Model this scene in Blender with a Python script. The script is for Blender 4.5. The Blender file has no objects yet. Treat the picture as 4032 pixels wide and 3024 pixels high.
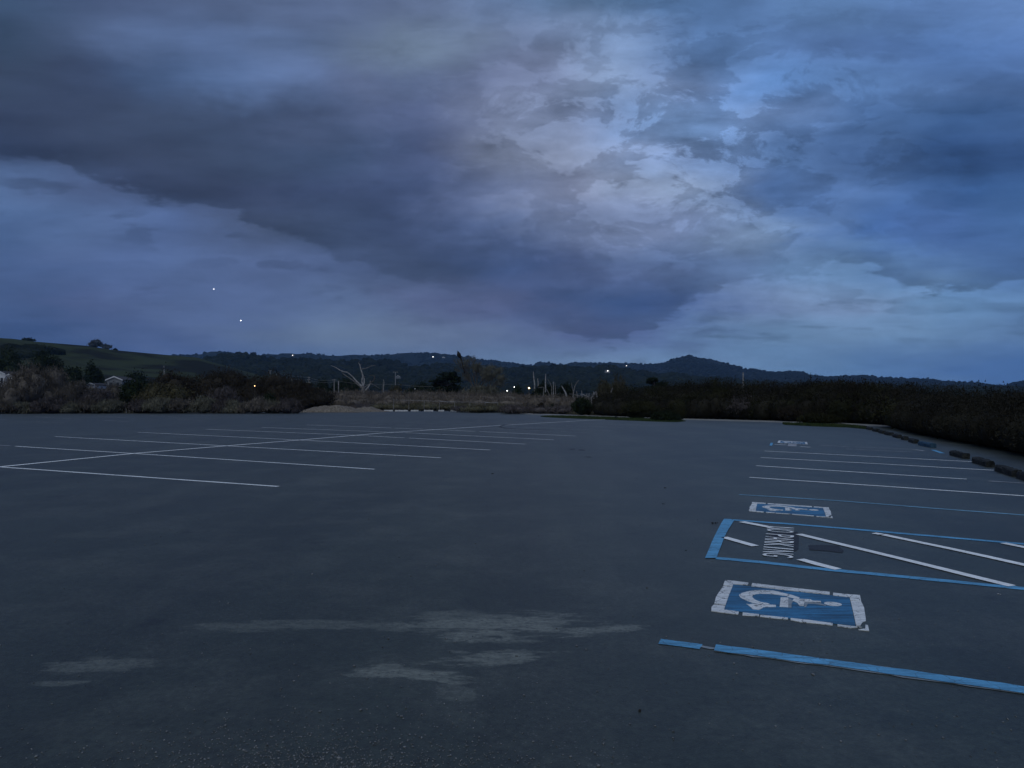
import bpy, math, random
import numpy as np
from mathutils import Vector, Matrix

random.seed(7)
rng = np.random.default_rng(7)
S = bpy.context.scene
COL = S.collection
R = math.radians

# ------------------------------------------------------------------ camera
F = 2800.0                 # focal length in pixels of the 4032 px wide photograph
HOR = 1578.0               # row of the horizon
H = 1.65                   # eye height
PITCH = math.atan((HOR - 1512.0) / F)
cam = bpy.data.cameras.new('camera')
cam.sensor_width = 36.0
cam.lens = 36.0 * F / 4032.0
cam.clip_start = 0.1
cam.clip_end = 30000
camo = bpy.data.objects.new('camera', cam)
camo.location = (0, 0, H)
camo.rotation_euler = (math.pi / 2 + PITCH, 0, 0)
COL.objects.link(camo)
S.camera = camo
S.view_settings.view_transform = 'Standard'
S.view_settings.look = 'None'
S.view_settings.gamma = 1.0
S.view_settings.exposure = 0.0
S.view_settings.use_curve_mapping = False


def ray(px, py):
    x = (px - 2016.0) / F
    z = -(py - 1512.0) / F
    c, s = math.cos(PITCH), math.sin(PITCH)
    return x, c - s * z, s + c * z


def G(px, py, z=0.0):
    """ground point seen at a place of the photograph"""
    x, y, zz = ray(px, py)
    t = (z - H) / zz
    return Vector((x * t, y * t, z))


def P(px, py, D):
    """point at forward distance D"""
    x, y, zz = ray(px, py)
    return Vector((x / y * D, D, H + zz / y * D))


def lin(r, g, b):
    def f(c):
        c /= 255.0
        return c / 12.92 if c <= 0.04045 else ((c + 0.055) / 1.055) ** 2.4
    return (f(r), f(g), f(b), 1.0)


# ------------------------------------------------------------------ sky
W = bpy.data.worlds.new('World')
S.world = W
W.use_nodes = True
nt = W.node_tree
nt.nodes.clear()


class NT:
    def __init__(s, tree):
        s.t = tree

    def n(s, typ, **kw):
        nd = s.t.nodes.new(typ)
        for k, v in kw.items():
            setattr(nd, k, v)
        return nd

    def put(s, sock, v):
        if isinstance(v, tuple) and len(v) == 4 and sock.type == 'VECTOR':
            v = v[:3]
        if hasattr(v, 'is_output') or isinstance(v, bpy.types.NodeSocket):
            s.t.links.new(v, sock)
        else:
            sock.default_value = v

    def m(s, op, a, b=0.0, c=0.0, clamp=False):
        nd = s.n('ShaderNodeMath', operation=op, use_clamp=clamp)
        s.put(nd.inputs[0], a); s.put(nd.inputs[1], b); s.put(nd.inputs[2], c)
        return nd.outputs[0]

    def mr(s, v, a, b, c=0.0, d=1.0, smooth=True):
        nd = s.n('ShaderNodeMapRange', interpolation_type='SMOOTHSTEP' if smooth else 'LINEAR')
        nd.clamp = True
        for i, q in enumerate((v, a, b, c, d)):
            s.put(nd.inputs[i], q)
        return nd.outputs[0]

    def mix(s, f, a, b, blend='MIX'):
        nd = s.n('ShaderNodeMix', data_type='RGBA', blend_type=blend)
        s.put(nd.inputs[0], f); s.put(nd.inputs[6], a); s.put(nd.inputs[7], b)
        return nd.outputs[2]

    def noise(s, vec, scale, detail=4, rough=0.5, lac=2.0, dist=0.0):
        nd = s.n('ShaderNodeTexNoise')
        if vec is not None:
            s.put(nd.inputs['Vector'], vec)
        nd.inputs['Scale'].default_value = scale
        nd.inputs['Detail'].default_value = detail
        nd.inputs['Roughness'].default_value = rough
        nd.inputs['Lacunarity'].default_value = lac
        nd.inputs['Distortion'].default_value = dist
        return nd

    def scale(s, col, f):
        nd = s.n('ShaderNodeVectorMath', operation='SCALE')
        s.put(nd.inputs[0], col); s.put(nd.inputs['Scale'], f)
        return nd.outputs[0]

    def comb(s, x, y, z=0.0):
        nd = s.n('ShaderNodeCombineXYZ')
        s.put(nd.inputs[0], x); s.put(nd.inputs[1], y); s.put(nd.inputs[2], z)
        return nd.outputs[0]


k = NT(nt)
tc = k.n('ShaderNodeTexCoord')
sep = k.n('ShaderNodeSeparateXYZ')
nt.links.new(tc.outputs['Generated'], sep.inputs[0])
X, Y, Z = sep.outputs
az = k.m('ARCTAN2', X, Y)
hyp = k.m('SQRT', k.m('ADD', k.m('MULTIPLY', X, X), k.m('ADD', k.m('MULTIPLY', Y, Y), 1e-5)))
tel = k.m('DIVIDE', k.m('MAXIMUM', Z, 0.0), hyp)
Q = k.m('DIVIDE', tel, k.m('COSINE', k.m('MINIMUM', k.m('ABSOLUTE', az), 0.75)))
inv = k.m('DIVIDE', 1.0, k.m('ADD', k.m('MAXIMUM', Z, 0.0), 0.16))
PV = k.comb(k.m('MULTIPLY', X, inv), k.m('MULTIPLY', Y, inv), k.m('MULTIPLY', Z, 0.5))
warp = k.noise(PV, 2.6, 7, 0.56)
ws = k.n('ShaderNodeSeparateColor')
nt.links.new(warp.outputs['Color'], ws.inputs[0])
azw = k.m('ADD', az, k.m('MULTIPLY', k.m('SUBTRACT', ws.outputs[0], 0.5), 0.20))
Qw = k.m('ADD', Q, k.m('MULTIPLY', k.m('SUBTRACT', ws.outputs[1], 0.5), k.m('MULTIPLY', k.m('MINIMUM', Q, 0.4), 0.28)))
AZ0 = 0.66                                  # the table of cloud colours covers this half angle
pos = k.mr(azw, -AZ0, AZ0, 0.0, 1.0, False)
rows = [
 (0,   [(62,80,115),(70,84,122),(78,92,132),(84,98,138),(90,104,145),(98,112,152),(100,120,165),(84,108,150),(80,108,158),(84,112,165),(90,120,175),(92,122,182),(98,128,190)]),
 (150, [(55,70,100),(74,89,128),(86,104,150),(88,106,152),(94,108,144),(104,118,150),(112,126,168),(118,138,185),(88,114,165),(90,120,178),(84,112,170),(80,110,170),(84,114,176)]),
 (300, [(56,68,96),(60,72,106),(70,88,130),(92,112,162),(88,100,140),(92,104,144),(118,128,170),(122,138,180),(112,134,186),(98,132,196),(90,122,182),(78,106,162),(74,102,158)]),
 (450, [(52,62,92),(56,66,96),(60,72,104),(64,76,110),(80,92,132),(88,98,138),(122,132,172),(120,136,182),(112,140,196),(106,132,188),(82,110,165),(60,88,140),(60,88,142)]),
 (600, [(52,64,98),(54,64,94),(56,66,96),(58,70,102),(66,80,118),(80,90,130),(110,118,152),(128,138,176),(116,138,190),(86,112,164),(72,98,150),(50,76,126),(50,77,130)]),
 (750, [(84,106,155),(70,84,125),(56,66,98),(58,68,102),(62,74,112),(76,88,130),(104,114,154),(130,138,176),(128,144,186),(88,114,170),(80,108,165),(58,88,145),(60,92,150)]),
 (900, [(76,98,148),(84,104,154),(78,96,145),(68,80,116),(60,72,106),(62,74,112),(84,98,142),(112,124,166),(114,130,176),(118,140,186),(78,108,168),(72,102,165),(70,102,162)]),
 (1050,[(72,92,142),(78,96,146),(82,100,150),(84,100,148),(74,88,130),(62,74,110),(64,80,126),(80,94,140),(90,110,158),(98,122,172),(100,130,180),(82,112,168),(74,104,162)]),
 (1200,[(68,86,134),(76,90,138),(82,98,146),(86,102,150),(90,106,150),(84,94,136),(78,88,132),(60,78,125),(70,90,142),(112,132,180),(118,142,190),(104,136,186),(96,128,180)]),
 (1320,[(54,74,122),(66,84,132),(80,96,144),(92,108,150),(102,118,155),(100,114,152),(92,106,148),(76,88,135),(92,114,162),(104,132,178),(108,136,182),(104,134,182),(96,126,178)]),
 (1440,[(44,66,120),(50,74,130),(70,90,145),(78,100,152),(84,106,155),(95,115,160),(100,122,165),(104,126,168),(104,130,176),(100,130,178),(88,120,172),(78,110,168),(70,104,165)]),
]
cols = [i * 336.0 for i in range(13)]
prev = None
pq = None
for py, row in rows:
    cr = k.n('ShaderNodeValToRGB')
    cr.color_ramp.interpolation = 'CARDINAL'
    el = cr.color_ramp.elements
    for i, (px, c) in enumerate(zip(cols, row)):
        p_ = (math.atan((px - 2016.0) / F) + AZ0) / (2 * AZ0)
        e = el[i] if i < 2 else el.new(p_)
        e.position = p_
        e.color = lin(c[0] * 1.005, c[1] * 1.03, c[2] * 0.975)
    nt.links.new(pos, cr.inputs[0])
    q = (HOR - py) / F
    if prev is None:
        prev = cr.outputs[0]
    else:
        # rows run from the top of the table down to the horizon
        f = k.mr(Qw, pq, q)
        prev = k.mix(f, prev, cr.outputs[0])
    pq = q
skyc = prev


def fcurve(inp, pts, lo, hi):
    nd = k.n('ShaderNodeFloatCurve')
    nt.links.new(inp, nd.inputs['Value'])
    c = nd.mapping.curves[0]
    pts = [((math.atan((px - 2016.0) / F) + AZ0) / (2 * AZ0), (v - lo) / (hi - lo)) for px, v in pts]
    c.points[0].location = pts[0]
    c.points[1].location = pts[-1]
    for p_ in pts[1:-1]:
        c.points.new(*p_)
    nd.mapping.update()
    return k.m('ADD', k.m('MULTIPLY', nd.outputs[0], hi - lo), lo)


pos0 = k.mr(az, -AZ0, AZ0, 0.0, 1.0, False)
edge_pts = [(0,620),(220,628),(330,690),(600,775),(900,832),(1090,925),(1250,970),(1400,1040),(1600,1090),(1900,1180),(2150,1290),(2400,1345),(2520,1320),(2700,1205),(2850,1130),(3000,1095),(3200,1070),(3350,1048),(3480,1065),(3560,1140),(3750,1150),(4032,1110)]
edge = fcurve(pos0, [(px, (HOR - y) / F) for px, y in edge_pts], 0.0, 0.6)
pres = fcurve(pos0, [(0,1.0),(900,1.0),(1300,0.7),(1700,0.35),(2000,0.2),(2200,0.7),(2500,0.95),(2700,0.8),(3000,0.65),(3300,0.7),(3600,1.0),(4032,0.8)], 0.0, 1.2)
en = k.noise(PV, 7.0, 8, 0.6)
d = k.m('SUBTRACT', Q, edge)
en2 = k.noise(k.comb(k.m('MULTIPLY', az, 1.0), k.m('MULTIPLY', Q, 2.0), 2.0), 26.0, 7, 0.6)
dn = k.m('ADD', d, k.m('MULTIPLY', k.m('SUBTRACT', en.outputs[0], 0.5), 0.085))
dn = k.m('ADD', dn, k.m('MULTIPLY', k.m('SUBTRACT', en2.outputs[0], 0.5), 0.035))
side = k.mr(dn, -0.006, 0.007, 1.0, -1.0)
wgt = k.m('POWER', 2.718, k.m('MULTIPLY', -1.0, k.m('POWER', k.m('DIVIDE', k.m('ABSOLUTE', d), 0.035), 2.0)))
fac = k.m('MULTIPLY', k.m('MULTIPLY', side, wgt), k.m('MULTIPLY', pres, 0.22))
# small loose clouds hanging below the edge of the bank
puffn = k.noise(k.comb(k.m('MULTIPLY', az, 1.0), k.m('MULTIPLY', Q, 2.6)), 13.0, 5, 0.5)
puff = k.mr(puffn.outputs[0], 0.51, 0.60)
below = k.m('MULTIPLY', k.mr(d, -0.10, -0.045), k.mr(d, -0.012, -0.035))
fac = k.m('SUBTRACT', fac, k.m('MULTIPLY', k.m('MULTIPLY', puff, below), k.m('MULTIPLY', pres, 0.24)))


def blob(px, py, rx, ry):
    a0 = math.atan((px - 2016.0) / F)
    q0 = (HOR - py) / F
    a = k.m('DIVIDE', k.m('SUBTRACT', azw, a0), rx / F)
    b = k.m('DIVIDE', k.m('SUBTRACT', Qw, q0), ry / F)
    r2 = k.m('ADD', k.m('MULTIPLY', a, a), k.m('MULTIPLY', b, b))
    return k.m('POWER', 2.718, k.m('MULTIPLY', r2, -1.0))


# broken bright cloud, upper centre and right
cum = blob(2700, 560, 900, 560)
cn = k.noise(PV, 5.5, 9, 0.58, dist=0.25)
cn2 = k.noise(k.comb(k.m('MULTIPLY', az, 1.0), k.m('MULTIPLY', Q, 2.2)), 11.0, 8, 0.6)
cn3 = k.noise(k.comb(k.m('MULTIPLY', az, 1.0), k.m('MULTIPLY', Q, 1.7), 4.0), 8.5, 10, 0.66, dist=0.35)
rag = k.m('SUBTRACT', k.mr(cn3.outputs[0], 0.48, 0.54), 0.45)
cv = k.m('ADD', k.m('MULTIPLY', k.m('SUBTRACT', cn.outputs[0], 0.5), 1.5), k.m('MULTIPLY', k.m('SUBTRACT', cn2.outputs[0], 0.5), 1.4))
cv = k.m('ADD', cv, k.m('MULTIPLY', rag, k.m('ADD', k.m('MULTIPLY', cum, 0.40), 0.18)))
fac = k.m('ADD', fac, k.m('MULTIPLY', cv, k.m('ADD', k.m('MULTIPLY', cum, 0.62), 0.16)))
# flat dark wisps low on the right, and streaks near the horizon
wn = k.noise(k.comb(k.m('MULTIPLY', az, 1.0), k.m('MULTIPLY', Q, 6.0)), 9.0, 6, 0.55)
wm = k.mr(k.m('ADD', wn.outputs[0], k.m('ADD', k.m('MULTIPLY', blob(3650, 1205, 230, 45), 0.42), k.m('MULTIPLY', blob(3000, 1300, 260, 30), 0.22))), 0.62, 0.74)
fac = k.m('SUBTRACT', fac, k.m('MULTIPLY', wm, k.m('MULTIPLY', k.mr(Q, 0.05, 0.09), k.m('MULTIPLY', k.mr(Q, 0.19, 0.15), 0.22))))
sk = k.n('ShaderNodeMapping')
sk.inputs['Rotation'].default_value = (0, 0, R(24))
sk.inputs['Scale'].default_value = (2.2, 9.0, 1.0)
nt.links.new(k.comb(az, Q), sk.inputs[0])
skn = k.noise(sk.outputs[0], 2.6, 7, 0.58, dist=0.3)
fac = k.m('ADD', fac, k.m('MULTIPLY', k.m('SUBTRACT', skn.outputs[0], 0.5), k.mr(Q, 0.06, 0.16, 0.25, 0.75)))
cloudy = k.scale(skyc, k.m('MAXIMUM', k.m('ADD', 1.0, fac), 0.3))
# away from the photograph the same broken cloud goes on in its mean colour
gn = k.noise(PV, 1.6, 8, 0.55)
gcol = k.mix(k.mr(gn.outputs[0], 0.38, 0.64), lin(62, 82, 128), lin(112, 136, 184))
out_f = k.m('MAXIMUM', k.mr(Q, 0.56, 0.80), k.mr(k.m('ABSOLUTE', az), 0.62, 0.95))
allsky = k.mix(out_f, cloudy, gcol)
SUN_EL, SUN_AZ = R(52), R(200)              # soft light of the brighter sky high behind the camera
nish = k.n('ShaderNodeTexSky', sky_type='NISHITA')
nish.sun_disc = False
nish.sun_elevation = SUN_EL
nish.sun_rotation = SUN_AZ
air = k.scale(nish.outputs[0], 0.0012)
tot = k.n('ShaderNodeVectorMath', operation='ADD')
nt.links.new(allsky, tot.inputs[0]); nt.links.new(air, tot.inputs[1])
bg = k.n('ShaderNodeBackground')
nt.links.new(tot.outputs[0], bg.inputs[0])
bg.inputs[1].default_value = 1.0
wo = k.n('ShaderNodeOutputWorld')
nt.links.new(bg.outputs[0], wo.inputs[0])

sl = bpy.data.lights.new('sun', 'SUN')
sl.energy = 1.0
sl.angle = R(70)
sl.color = (1.0, 1.0, 0.88)
so = bpy.data.objects.new('sun', sl)
dirv = Vector((math.sin(SUN_AZ) * math.cos(SUN_EL), math.cos(SUN_AZ) * math.cos(SUN_EL), math.sin(SUN_EL)))
so.rotation_euler = dirv.to_track_quat('Z', 'Y').to_euler()
so.location = (0, 0, 60)
COL.objects.link(so)

# ------------------------------------------------------------------ materials
MATS = {}


def mat(name, c1, c2=None, scale=2.0, rough=0.85, spec=0.3, detail=6, bump=0.0, bscale=30.0, lo=0.35, hi=0.65, rand=0.0):
    """two tones of one substance mixed by noise, with relief"""
    m = bpy.data.materials.new(name)
    m.use_nodes = True
    t = m.node_tree
    q = NT(t)
    b = t.nodes['Principled BSDF']
    g = q.n('ShaderNodeNewGeometry')
    nz = q.noise(g.outputs['Position'], scale, detail, 0.6)
    col = q.mix(q.mr(nz.outputs[0], lo, hi), (*c1, 1), (*(c2 or c1), 1))
    if rand:
        oi = q.n('ShaderNodeObjectInfo')
        col = q.scale(col, q.m('ADD', 1.0 - rand, q.m('MULTIPLY', oi.outputs['Random'], 2 * rand)))
    q.put(b.inputs['Base Color'], col)
    b.inputs['Roughness'].default_value = rough
    b.inputs['Specular IOR Level'].default_value = spec
    if bump:
        bn = q.noise(g.outputs['Position'], bscale, 4, 0.6)
        bp = q.n('ShaderNodeBump')
        bp.inputs['Strength'].default_value = bump
        bp.inputs['Distance'].default_value = 0.02
        t.links.new(bn.outputs[0], bp.inputs['Height'])
        t.links.new(bp.outputs[0], b.inputs['Normal'])
    MATS[name] = m
    return m


def emit(name, col, strength):
    m = bpy.data.materials.new(name)
    m.use_nodes = True
    b = m.node_tree.nodes['Principled BSDF']
    b.inputs['Base Color'].default_value = (0.8, 0.8, 0.8, 1)
    b.inputs['Emission Color'].default_value = (*col, 1)
    b.inputs['Emission Strength'].default_value = strength
    return m


ASPH = (0.036, 0.041, 0.040)


def asphalt_material():
    m = bpy.data.materials.new('asphalt')
    m.use_nodes = True
    t = m.node_tree
    q = NT(t)
    b = t.nodes['Principled BSDF']
    g = q.n('ShaderNodeNewGeometry')
    pos_ = g.outputs['Position']
    sp = q.n('ShaderNodeSeparateXYZ')
    t.links.new(pos_, sp.inputs[0])
    big = q.noise(pos_, 0.09, 5, 0.6)
    midn = q.noise(pos_, 0.9, 6, 0.65)
    fine = q.noise(pos_, 140.0, 3, 0.7)
    vor = q.n('ShaderNodeTexVoronoi')
    vor.inputs['Scale'].default_value = 75.0
    t.links.new(pos_, vor.inputs['Vector'])
    vs = q.n('ShaderNodeSeparateColor')
    t.links.new(vor.outputs['Color'], vs.inputs[0])
    col = q.mix(q.mr(big.outputs[0], 0.35, 0.65), (0.021, 0.029, 0.022, 1), (0.036, 0.045, 0.035, 1))
    col = q.mix(q.m('MULTIPLY', q.mr(midn.outputs[0], 0.42, 0.68), 0.55), col, (0.056, 0.065, 0.052, 1))
    grit = q.noise(pos_, 22.0, 5, 0.75)
    coarse = q.noise(pos_, 5.0, 6, 0.8)
    col = q.scale(col, q.mr(coarse.outputs[0], 0.35, 0.65, 0.80, 1.20, False))
    col = q.scale(col, q.mr(grit.outputs[0], 0.32, 0.68, 0.60, 1.40, False))
    col = q.scale(col, q.m('ADD', 0.62, q.m('MULTIPLY', fine.outputs[0], 0.76)))
    # pale stones in the binder
    stone = q.m('MULTIPLY', q.mr(vs.outputs[0], 0.86, 0.97), q.mr(vor.outputs['Distance'], 0.55, 0.25))
    wornm = q.mr(q.noise(pos_, 0.45, 4, 0.6).outputs[0], 0.42, 0.62, 0.12, 0.6)
    col = q.mix(q.m('MULTIPLY', stone, wornm), col, (0.12, 0.125, 0.12, 1))
    # old oil drips and tyre polish in long streaks along the aisle
    vm = q.n('ShaderNodeMapping')
    vm.inputs['Rotation'].default_value = (0, 0, R(22))
    vm.inputs['Scale'].default_value = (1.0, 0.12, 1.0)
    t.links.new(pos_, vm.inputs[0])
    st = q.noise(vm.outputs[0], 0.55, 5, 0.6)
    col = q.scale(col, q.mr(st.outputs[0], 0.3, 0.7, 0.80, 1.20))
    oil = q.noise(pos_, 1.6, 3, 0.5)
    col = q.scale(col, q.mr(oil.outputs[0], 0.66, 0.74, 1.0, 0.6))
    # drifts of pale sand left on the surface (their own shapes, in metres)
    sm_ = q.n('ShaderNodeMapping')
    sm_.inputs['Scale'].default_value = (0.55, 1.6, 1.0)
    t.links.new(pos_, sm_.inputs[0])
    sandn = q.noise(sm_.outputs[0], 3.0, 9, 0.74)
    sandf = q.noise(pos_, 30.0, 4, 0.7)
    sandm = q.noise(sm_.outputs[0], 13.0, 6, 0.7)
    sn = q.m('ADD', q.m('MULTIPLY', q.m('SUBTRACT', sandn.outputs[0], 0.5), 9.0), q.m('MULTIPLY', q.m('SUBTRACT', sandm.outputs[0], 0.5), 2.5))
    brk = q.m('MULTIPLY', q.mr(sandm.outputs[0], 0.36, 0.60, 0.42, 1.0), q.mr(q.m('ADD', sandf.outputs[0], q.m('MULTIPLY', sandn.outputs[0], 0.7)), 0.55, 0.90))
    total = None
    for (p0, p1, wpx, amp) in [((800, 2462), (1700, 2468), 22, 0.50), ((1640, 2462), (2330, 2466), 50, 1.0), ((1560, 2434), (2150, 2434), 30, 0.55), ((2300, 2478), (2540, 2466), 12, 0.9),
                               ((1350, 2634), (1900, 2672), 26, 1.0), ((1700, 2615), (2180, 2570), 30, 0.9), ((1740, 2562), (1860, 2572), 8, 0.8),
                               ((190, 2622), (560, 2610), 30, 0.55), ((110, 2694), (350, 2686), 9, 0.5), ((1750, 2700), (1850, 2760), 22, 0.4)]:
        a, c = G(*p0), G(*p1)
        mid = (a + c) / 2
        dv = c - a
        L = dv.length / 2
        ang = math.atan2(dv.y, dv.x)
        pm = ((p0[0] + p1[0]) / 2, (p0[1] + p1[1]) / 2)
        wy = (G(pm[0], pm[1] - wpx) - G(pm[0], pm[1] + wpx)).length / 2
        dx = q.m('SUBTRACT', sp.outputs[0], mid.x)
        dy = q.m('SUBTRACT', sp.outputs[1], mid.y)
        u = q.m('DIVIDE', q.m('ADD', q.m('MULTIPLY', dx, math.cos(ang)), q.m('MULTIPLY', dy, math.sin(ang))), L)
        v = q.m('DIVIDE', q.m('SUBTRACT', q.m('MULTIPLY', dy, math.cos(ang)), q.m('MULTIPLY', dx, math.sin(ang))), wy)
        r2 = q.m('ADD', q.m('MULTIPLY', u, u), q.m('MULTIPLY', v, v))
        mm = q.m('MULTIPLY', q.mr(q.m('ADD', r2, sn), 1.3, 0.3), amp)
        total = mm if total is None else q.m('MAXIMUM', total, mm)
    col = q.mix(q.m('MULTIPLY', total, brk), col, (0.160, 0.178, 0.146, 1))
    q.put(b.inputs['Base Color'], col)
    b.inputs['Roughness'].default_value = 0.50
    b.inputs['Specular IOR Level'].default_value = 0.5
    bp = q.n('ShaderNodeBump')
    bp.inputs['Strength'].default_value = 0.35
    bp.inputs['Distance'].default_value = 0.003
    hgt = q.m('ADD', vor.outputs['Distance'], fine.outputs[0])
    t.links.new(hgt, bp.inputs['Height'])
    t.links.new(bp.outputs[0], b.inputs['Normal'])
    return m


def paint(name, c, wear=0.5, wcol=ASPH, scale=9.0, dirt=0.25):
    """road paint worn through in specks and cracks"""
    m = bpy.data.materials.new(name)
    m.use_nodes = True
    t = m.node_tree
    q = NT(t)
    b = t.nodes['Principled BSDF']
    g = q.n('ShaderNodeNewGeometry')
    pos_ = g.outputs['Position']
    n1 = q.noise(pos_, scale, 7, 0.7)
    n2 = q.noise(pos_, 60.0, 3, 0.6)
    n3 = q.noise(pos_, 1.3, 4, 0.6)
    pm_ = q.n('ShaderNodeMapping')
    pm_.inputs['Rotation'].default_value = (0, 0, R(25))
    pm_.inputs['Scale'].default_value = (1.2, 14.0, 1.0)
    t.links.new(pos_, pm_.inputs[0])
    n4 = q.noise(pm_.outputs[0], 1.5, 5, 0.65)
    v = q.n('ShaderNodeTexVoronoi', feature='DISTANCE_TO_EDGE')
    v.inputs['Scale'].default_value = 5.5
    wv = q.n('ShaderNodeVectorMath', operation='ADD')
    t.links.new(pos_, wv.inputs[0])
    t.links.new(q.scale(q.noise(pos_, 6.0, 3, 0.6).outputs['Color'], 0.12), wv.inputs[1])
    t.links.new(wv.outputs[0], v.inputs['Vector'])
    crack = q.mr(v.outputs[0], 0.004, 0.022, 1.0, 0.0)
    s_ = q.m('ADD', n1.outputs[0], q.m('MULTIPLY', q.m('SUBTRACT', n2.outputs[0], 0.5), 0.5))
    worn = q.mr(s_, 0.80 - 0.35 * wear, 0.96 - 0.35 * wear)
    worn = q.m('MAXIMUM', worn, q.m('MULTIPLY', crack, min(1.0, wear * 1.1)))
    col = q.scale((*c, 1), q.mr(n3.outputs[0], 0.3, 0.7, 1.0 - dirt, 1.06))
    col = q.scale(col, q.mr(n2.outputs[0], 0.2, 0.8, 0.85, 1.12))
    col = q.scale(col, q.mr(n4.outputs[0], 0.35, 0.62, 1.0 - 1.3 * dirt, 1.08))
    col = q.mix(worn, col, (*wcol, 1))
    q.put(b.inputs['Base Color'], col)
    b.inputs['Roughness'].default_value = 0.65
    return m


M_asph = asphalt_material()
M_white = paint('white_paint', (0.72, 0.76, 0.74), 0.4, dirt=0.1)
M_white_clean = paint('fresh_white_paint', (0.80, 0.84, 0.82), 0.2, dirt=0.08)
M_faded = paint('faded_white_paint', (0.34, 0.36, 0.37), 0.75, scale=3.0)
M_line = paint('line_paint', (0.74, 0.78, 0.76), 0.38, scale=4.0, dirt=0.1)
M_blue = paint('blue_paint', (0.11, 0.38, 0.62), 0.42)
M_bluef = paint('faded_blue_paint', (0.14, 0.30, 0.40), 0.55)
M_bluefield = paint('blue_field_paint', (0.030, 0.175, 0.34), 0.5, (0.016, 0.07, 0.15), scale=7.0, dirt=0.4)
M_plast = paint('white_thermoplastic', (0.66, 0.70, 0.69), 0.75, (0.09, 0.10, 0.105), scale=14.0, dirt=0.14)
M_black = paint('black_cover_paint', (0.016, 0.018, 0.020), 0.45)
M_greyp = paint('grey_worn_paint', (0.26, 0.31, 0.34), 0.3, (0.10, 0.11, 0.11))

M_earth = mat('dry_earth', (0.050, 0.046, 0.040), (0.085, 0.078, 0.066), 0.35, 0.95, 0.1, bump=0.6, bscale=6)
M_sand = mat('pebbly_sand', (0.085, 0.074, 0.058), (0.20, 0.178, 0.145), 5.0, 0.95, 0.1, bump=1.0, bscale=14)
M_path = mat('pale_gravel', (0.17, 0.175, 0.165), (0.23, 0.235, 0.225), 1.5, 0.9, 0.2)
M_turf = mat('turf', (0.022, 0.036, 0.014), (0.040, 0.058, 0.022), 1.5, 0.95, 0.1)
M_grassh = mat('hill_grass', (0.012, 0.014, 0.010), (0.032, 0.042, 0.020), 0.016, 0.95, 0.05, lo=0.44, hi=0.58)
M_woodsh = mat('woodland', (0.008, 0.011, 0.008), (0.016, 0.020, 0.013), 0.02, 0.95, 0.05)
M_ridge = mat('ridge_woodland', (0.006, 0.009, 0.007), (0.013, 0.016, 0.012), 0.006, 0.95, 0.05)
M_bark = mat('bark', (0.060, 0.052, 0.046), (0.10, 0.09, 0.08), 6.0, 0.9, 0.2, bump=0.8, bscale=20)
M_dead = mat('bleached_wood', (0.17, 0.17, 0.165), (0.34, 0.34, 0.33), 3.0, 0.8, 0.2, bump=0.5, bscale=18)
M_deadg = mat('grey_dead_wood', (0.11, 0.105, 0.10), (0.20, 0.195, 0.185), 3.0, 0.85, 0.2)
M_pole = mat('pole_timber', (0.15, 0.15, 0.145), (0.24, 0.24, 0.23), 2.0, 0.85, 0.2)
M_metal = mat('grey_metal', (0.16, 0.17, 0.175), (0.20, 0.21, 0.215), 4.0, 0.5, 0.5)
M_tie = mat('tarred_timber', (0.010, 0.013, 0.014), (0.030, 0.034, 0.034), 9.0, 0.9, 0.2, bump=1.0, bscale=35)
M_tieb = mat('blue_painted_timber', (0.022, 0.060, 0.10), (0.035, 0.085, 0.14), 9.0, 0.85, 0.2, bump=0.8, bscale=35)
M_conc = mat('pale_concrete', (0.40, 0.41, 0.40), (0.52, 0.53, 0.52), 2.0, 0.8, 0.2)
M_wallg = mat('grey_siding', (0.14, 0.155, 0.165), (0.18, 0.195, 0.205), 2.0, 0.8, 0.2)
M_wallw = mat('white_siding', (0.50, 0.52, 0.53), (0.62, 0.63, 0.64), 2.0, 0.7, 0.2)
M_roof = mat('dark_roof', (0.035, 0.036, 0.040), (0.055, 0.056, 0.060), 3.0, 0.9, 0.2)
M_glass = mat('window_glass', (0.02, 0.025, 0.03), None, 1.0, 0.15, 0.6)
M_pebble = mat('pebble_stone', (0.05, 0.056, 0.058), (0.19, 0.2, 0.2), 60.0, 0.8, 0.3)
M_debris = mat('dark_debris', (0.012, 0.011, 0.010), (0.03, 0.026, 0.02), 30.0, 0.95, 0.1)
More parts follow.
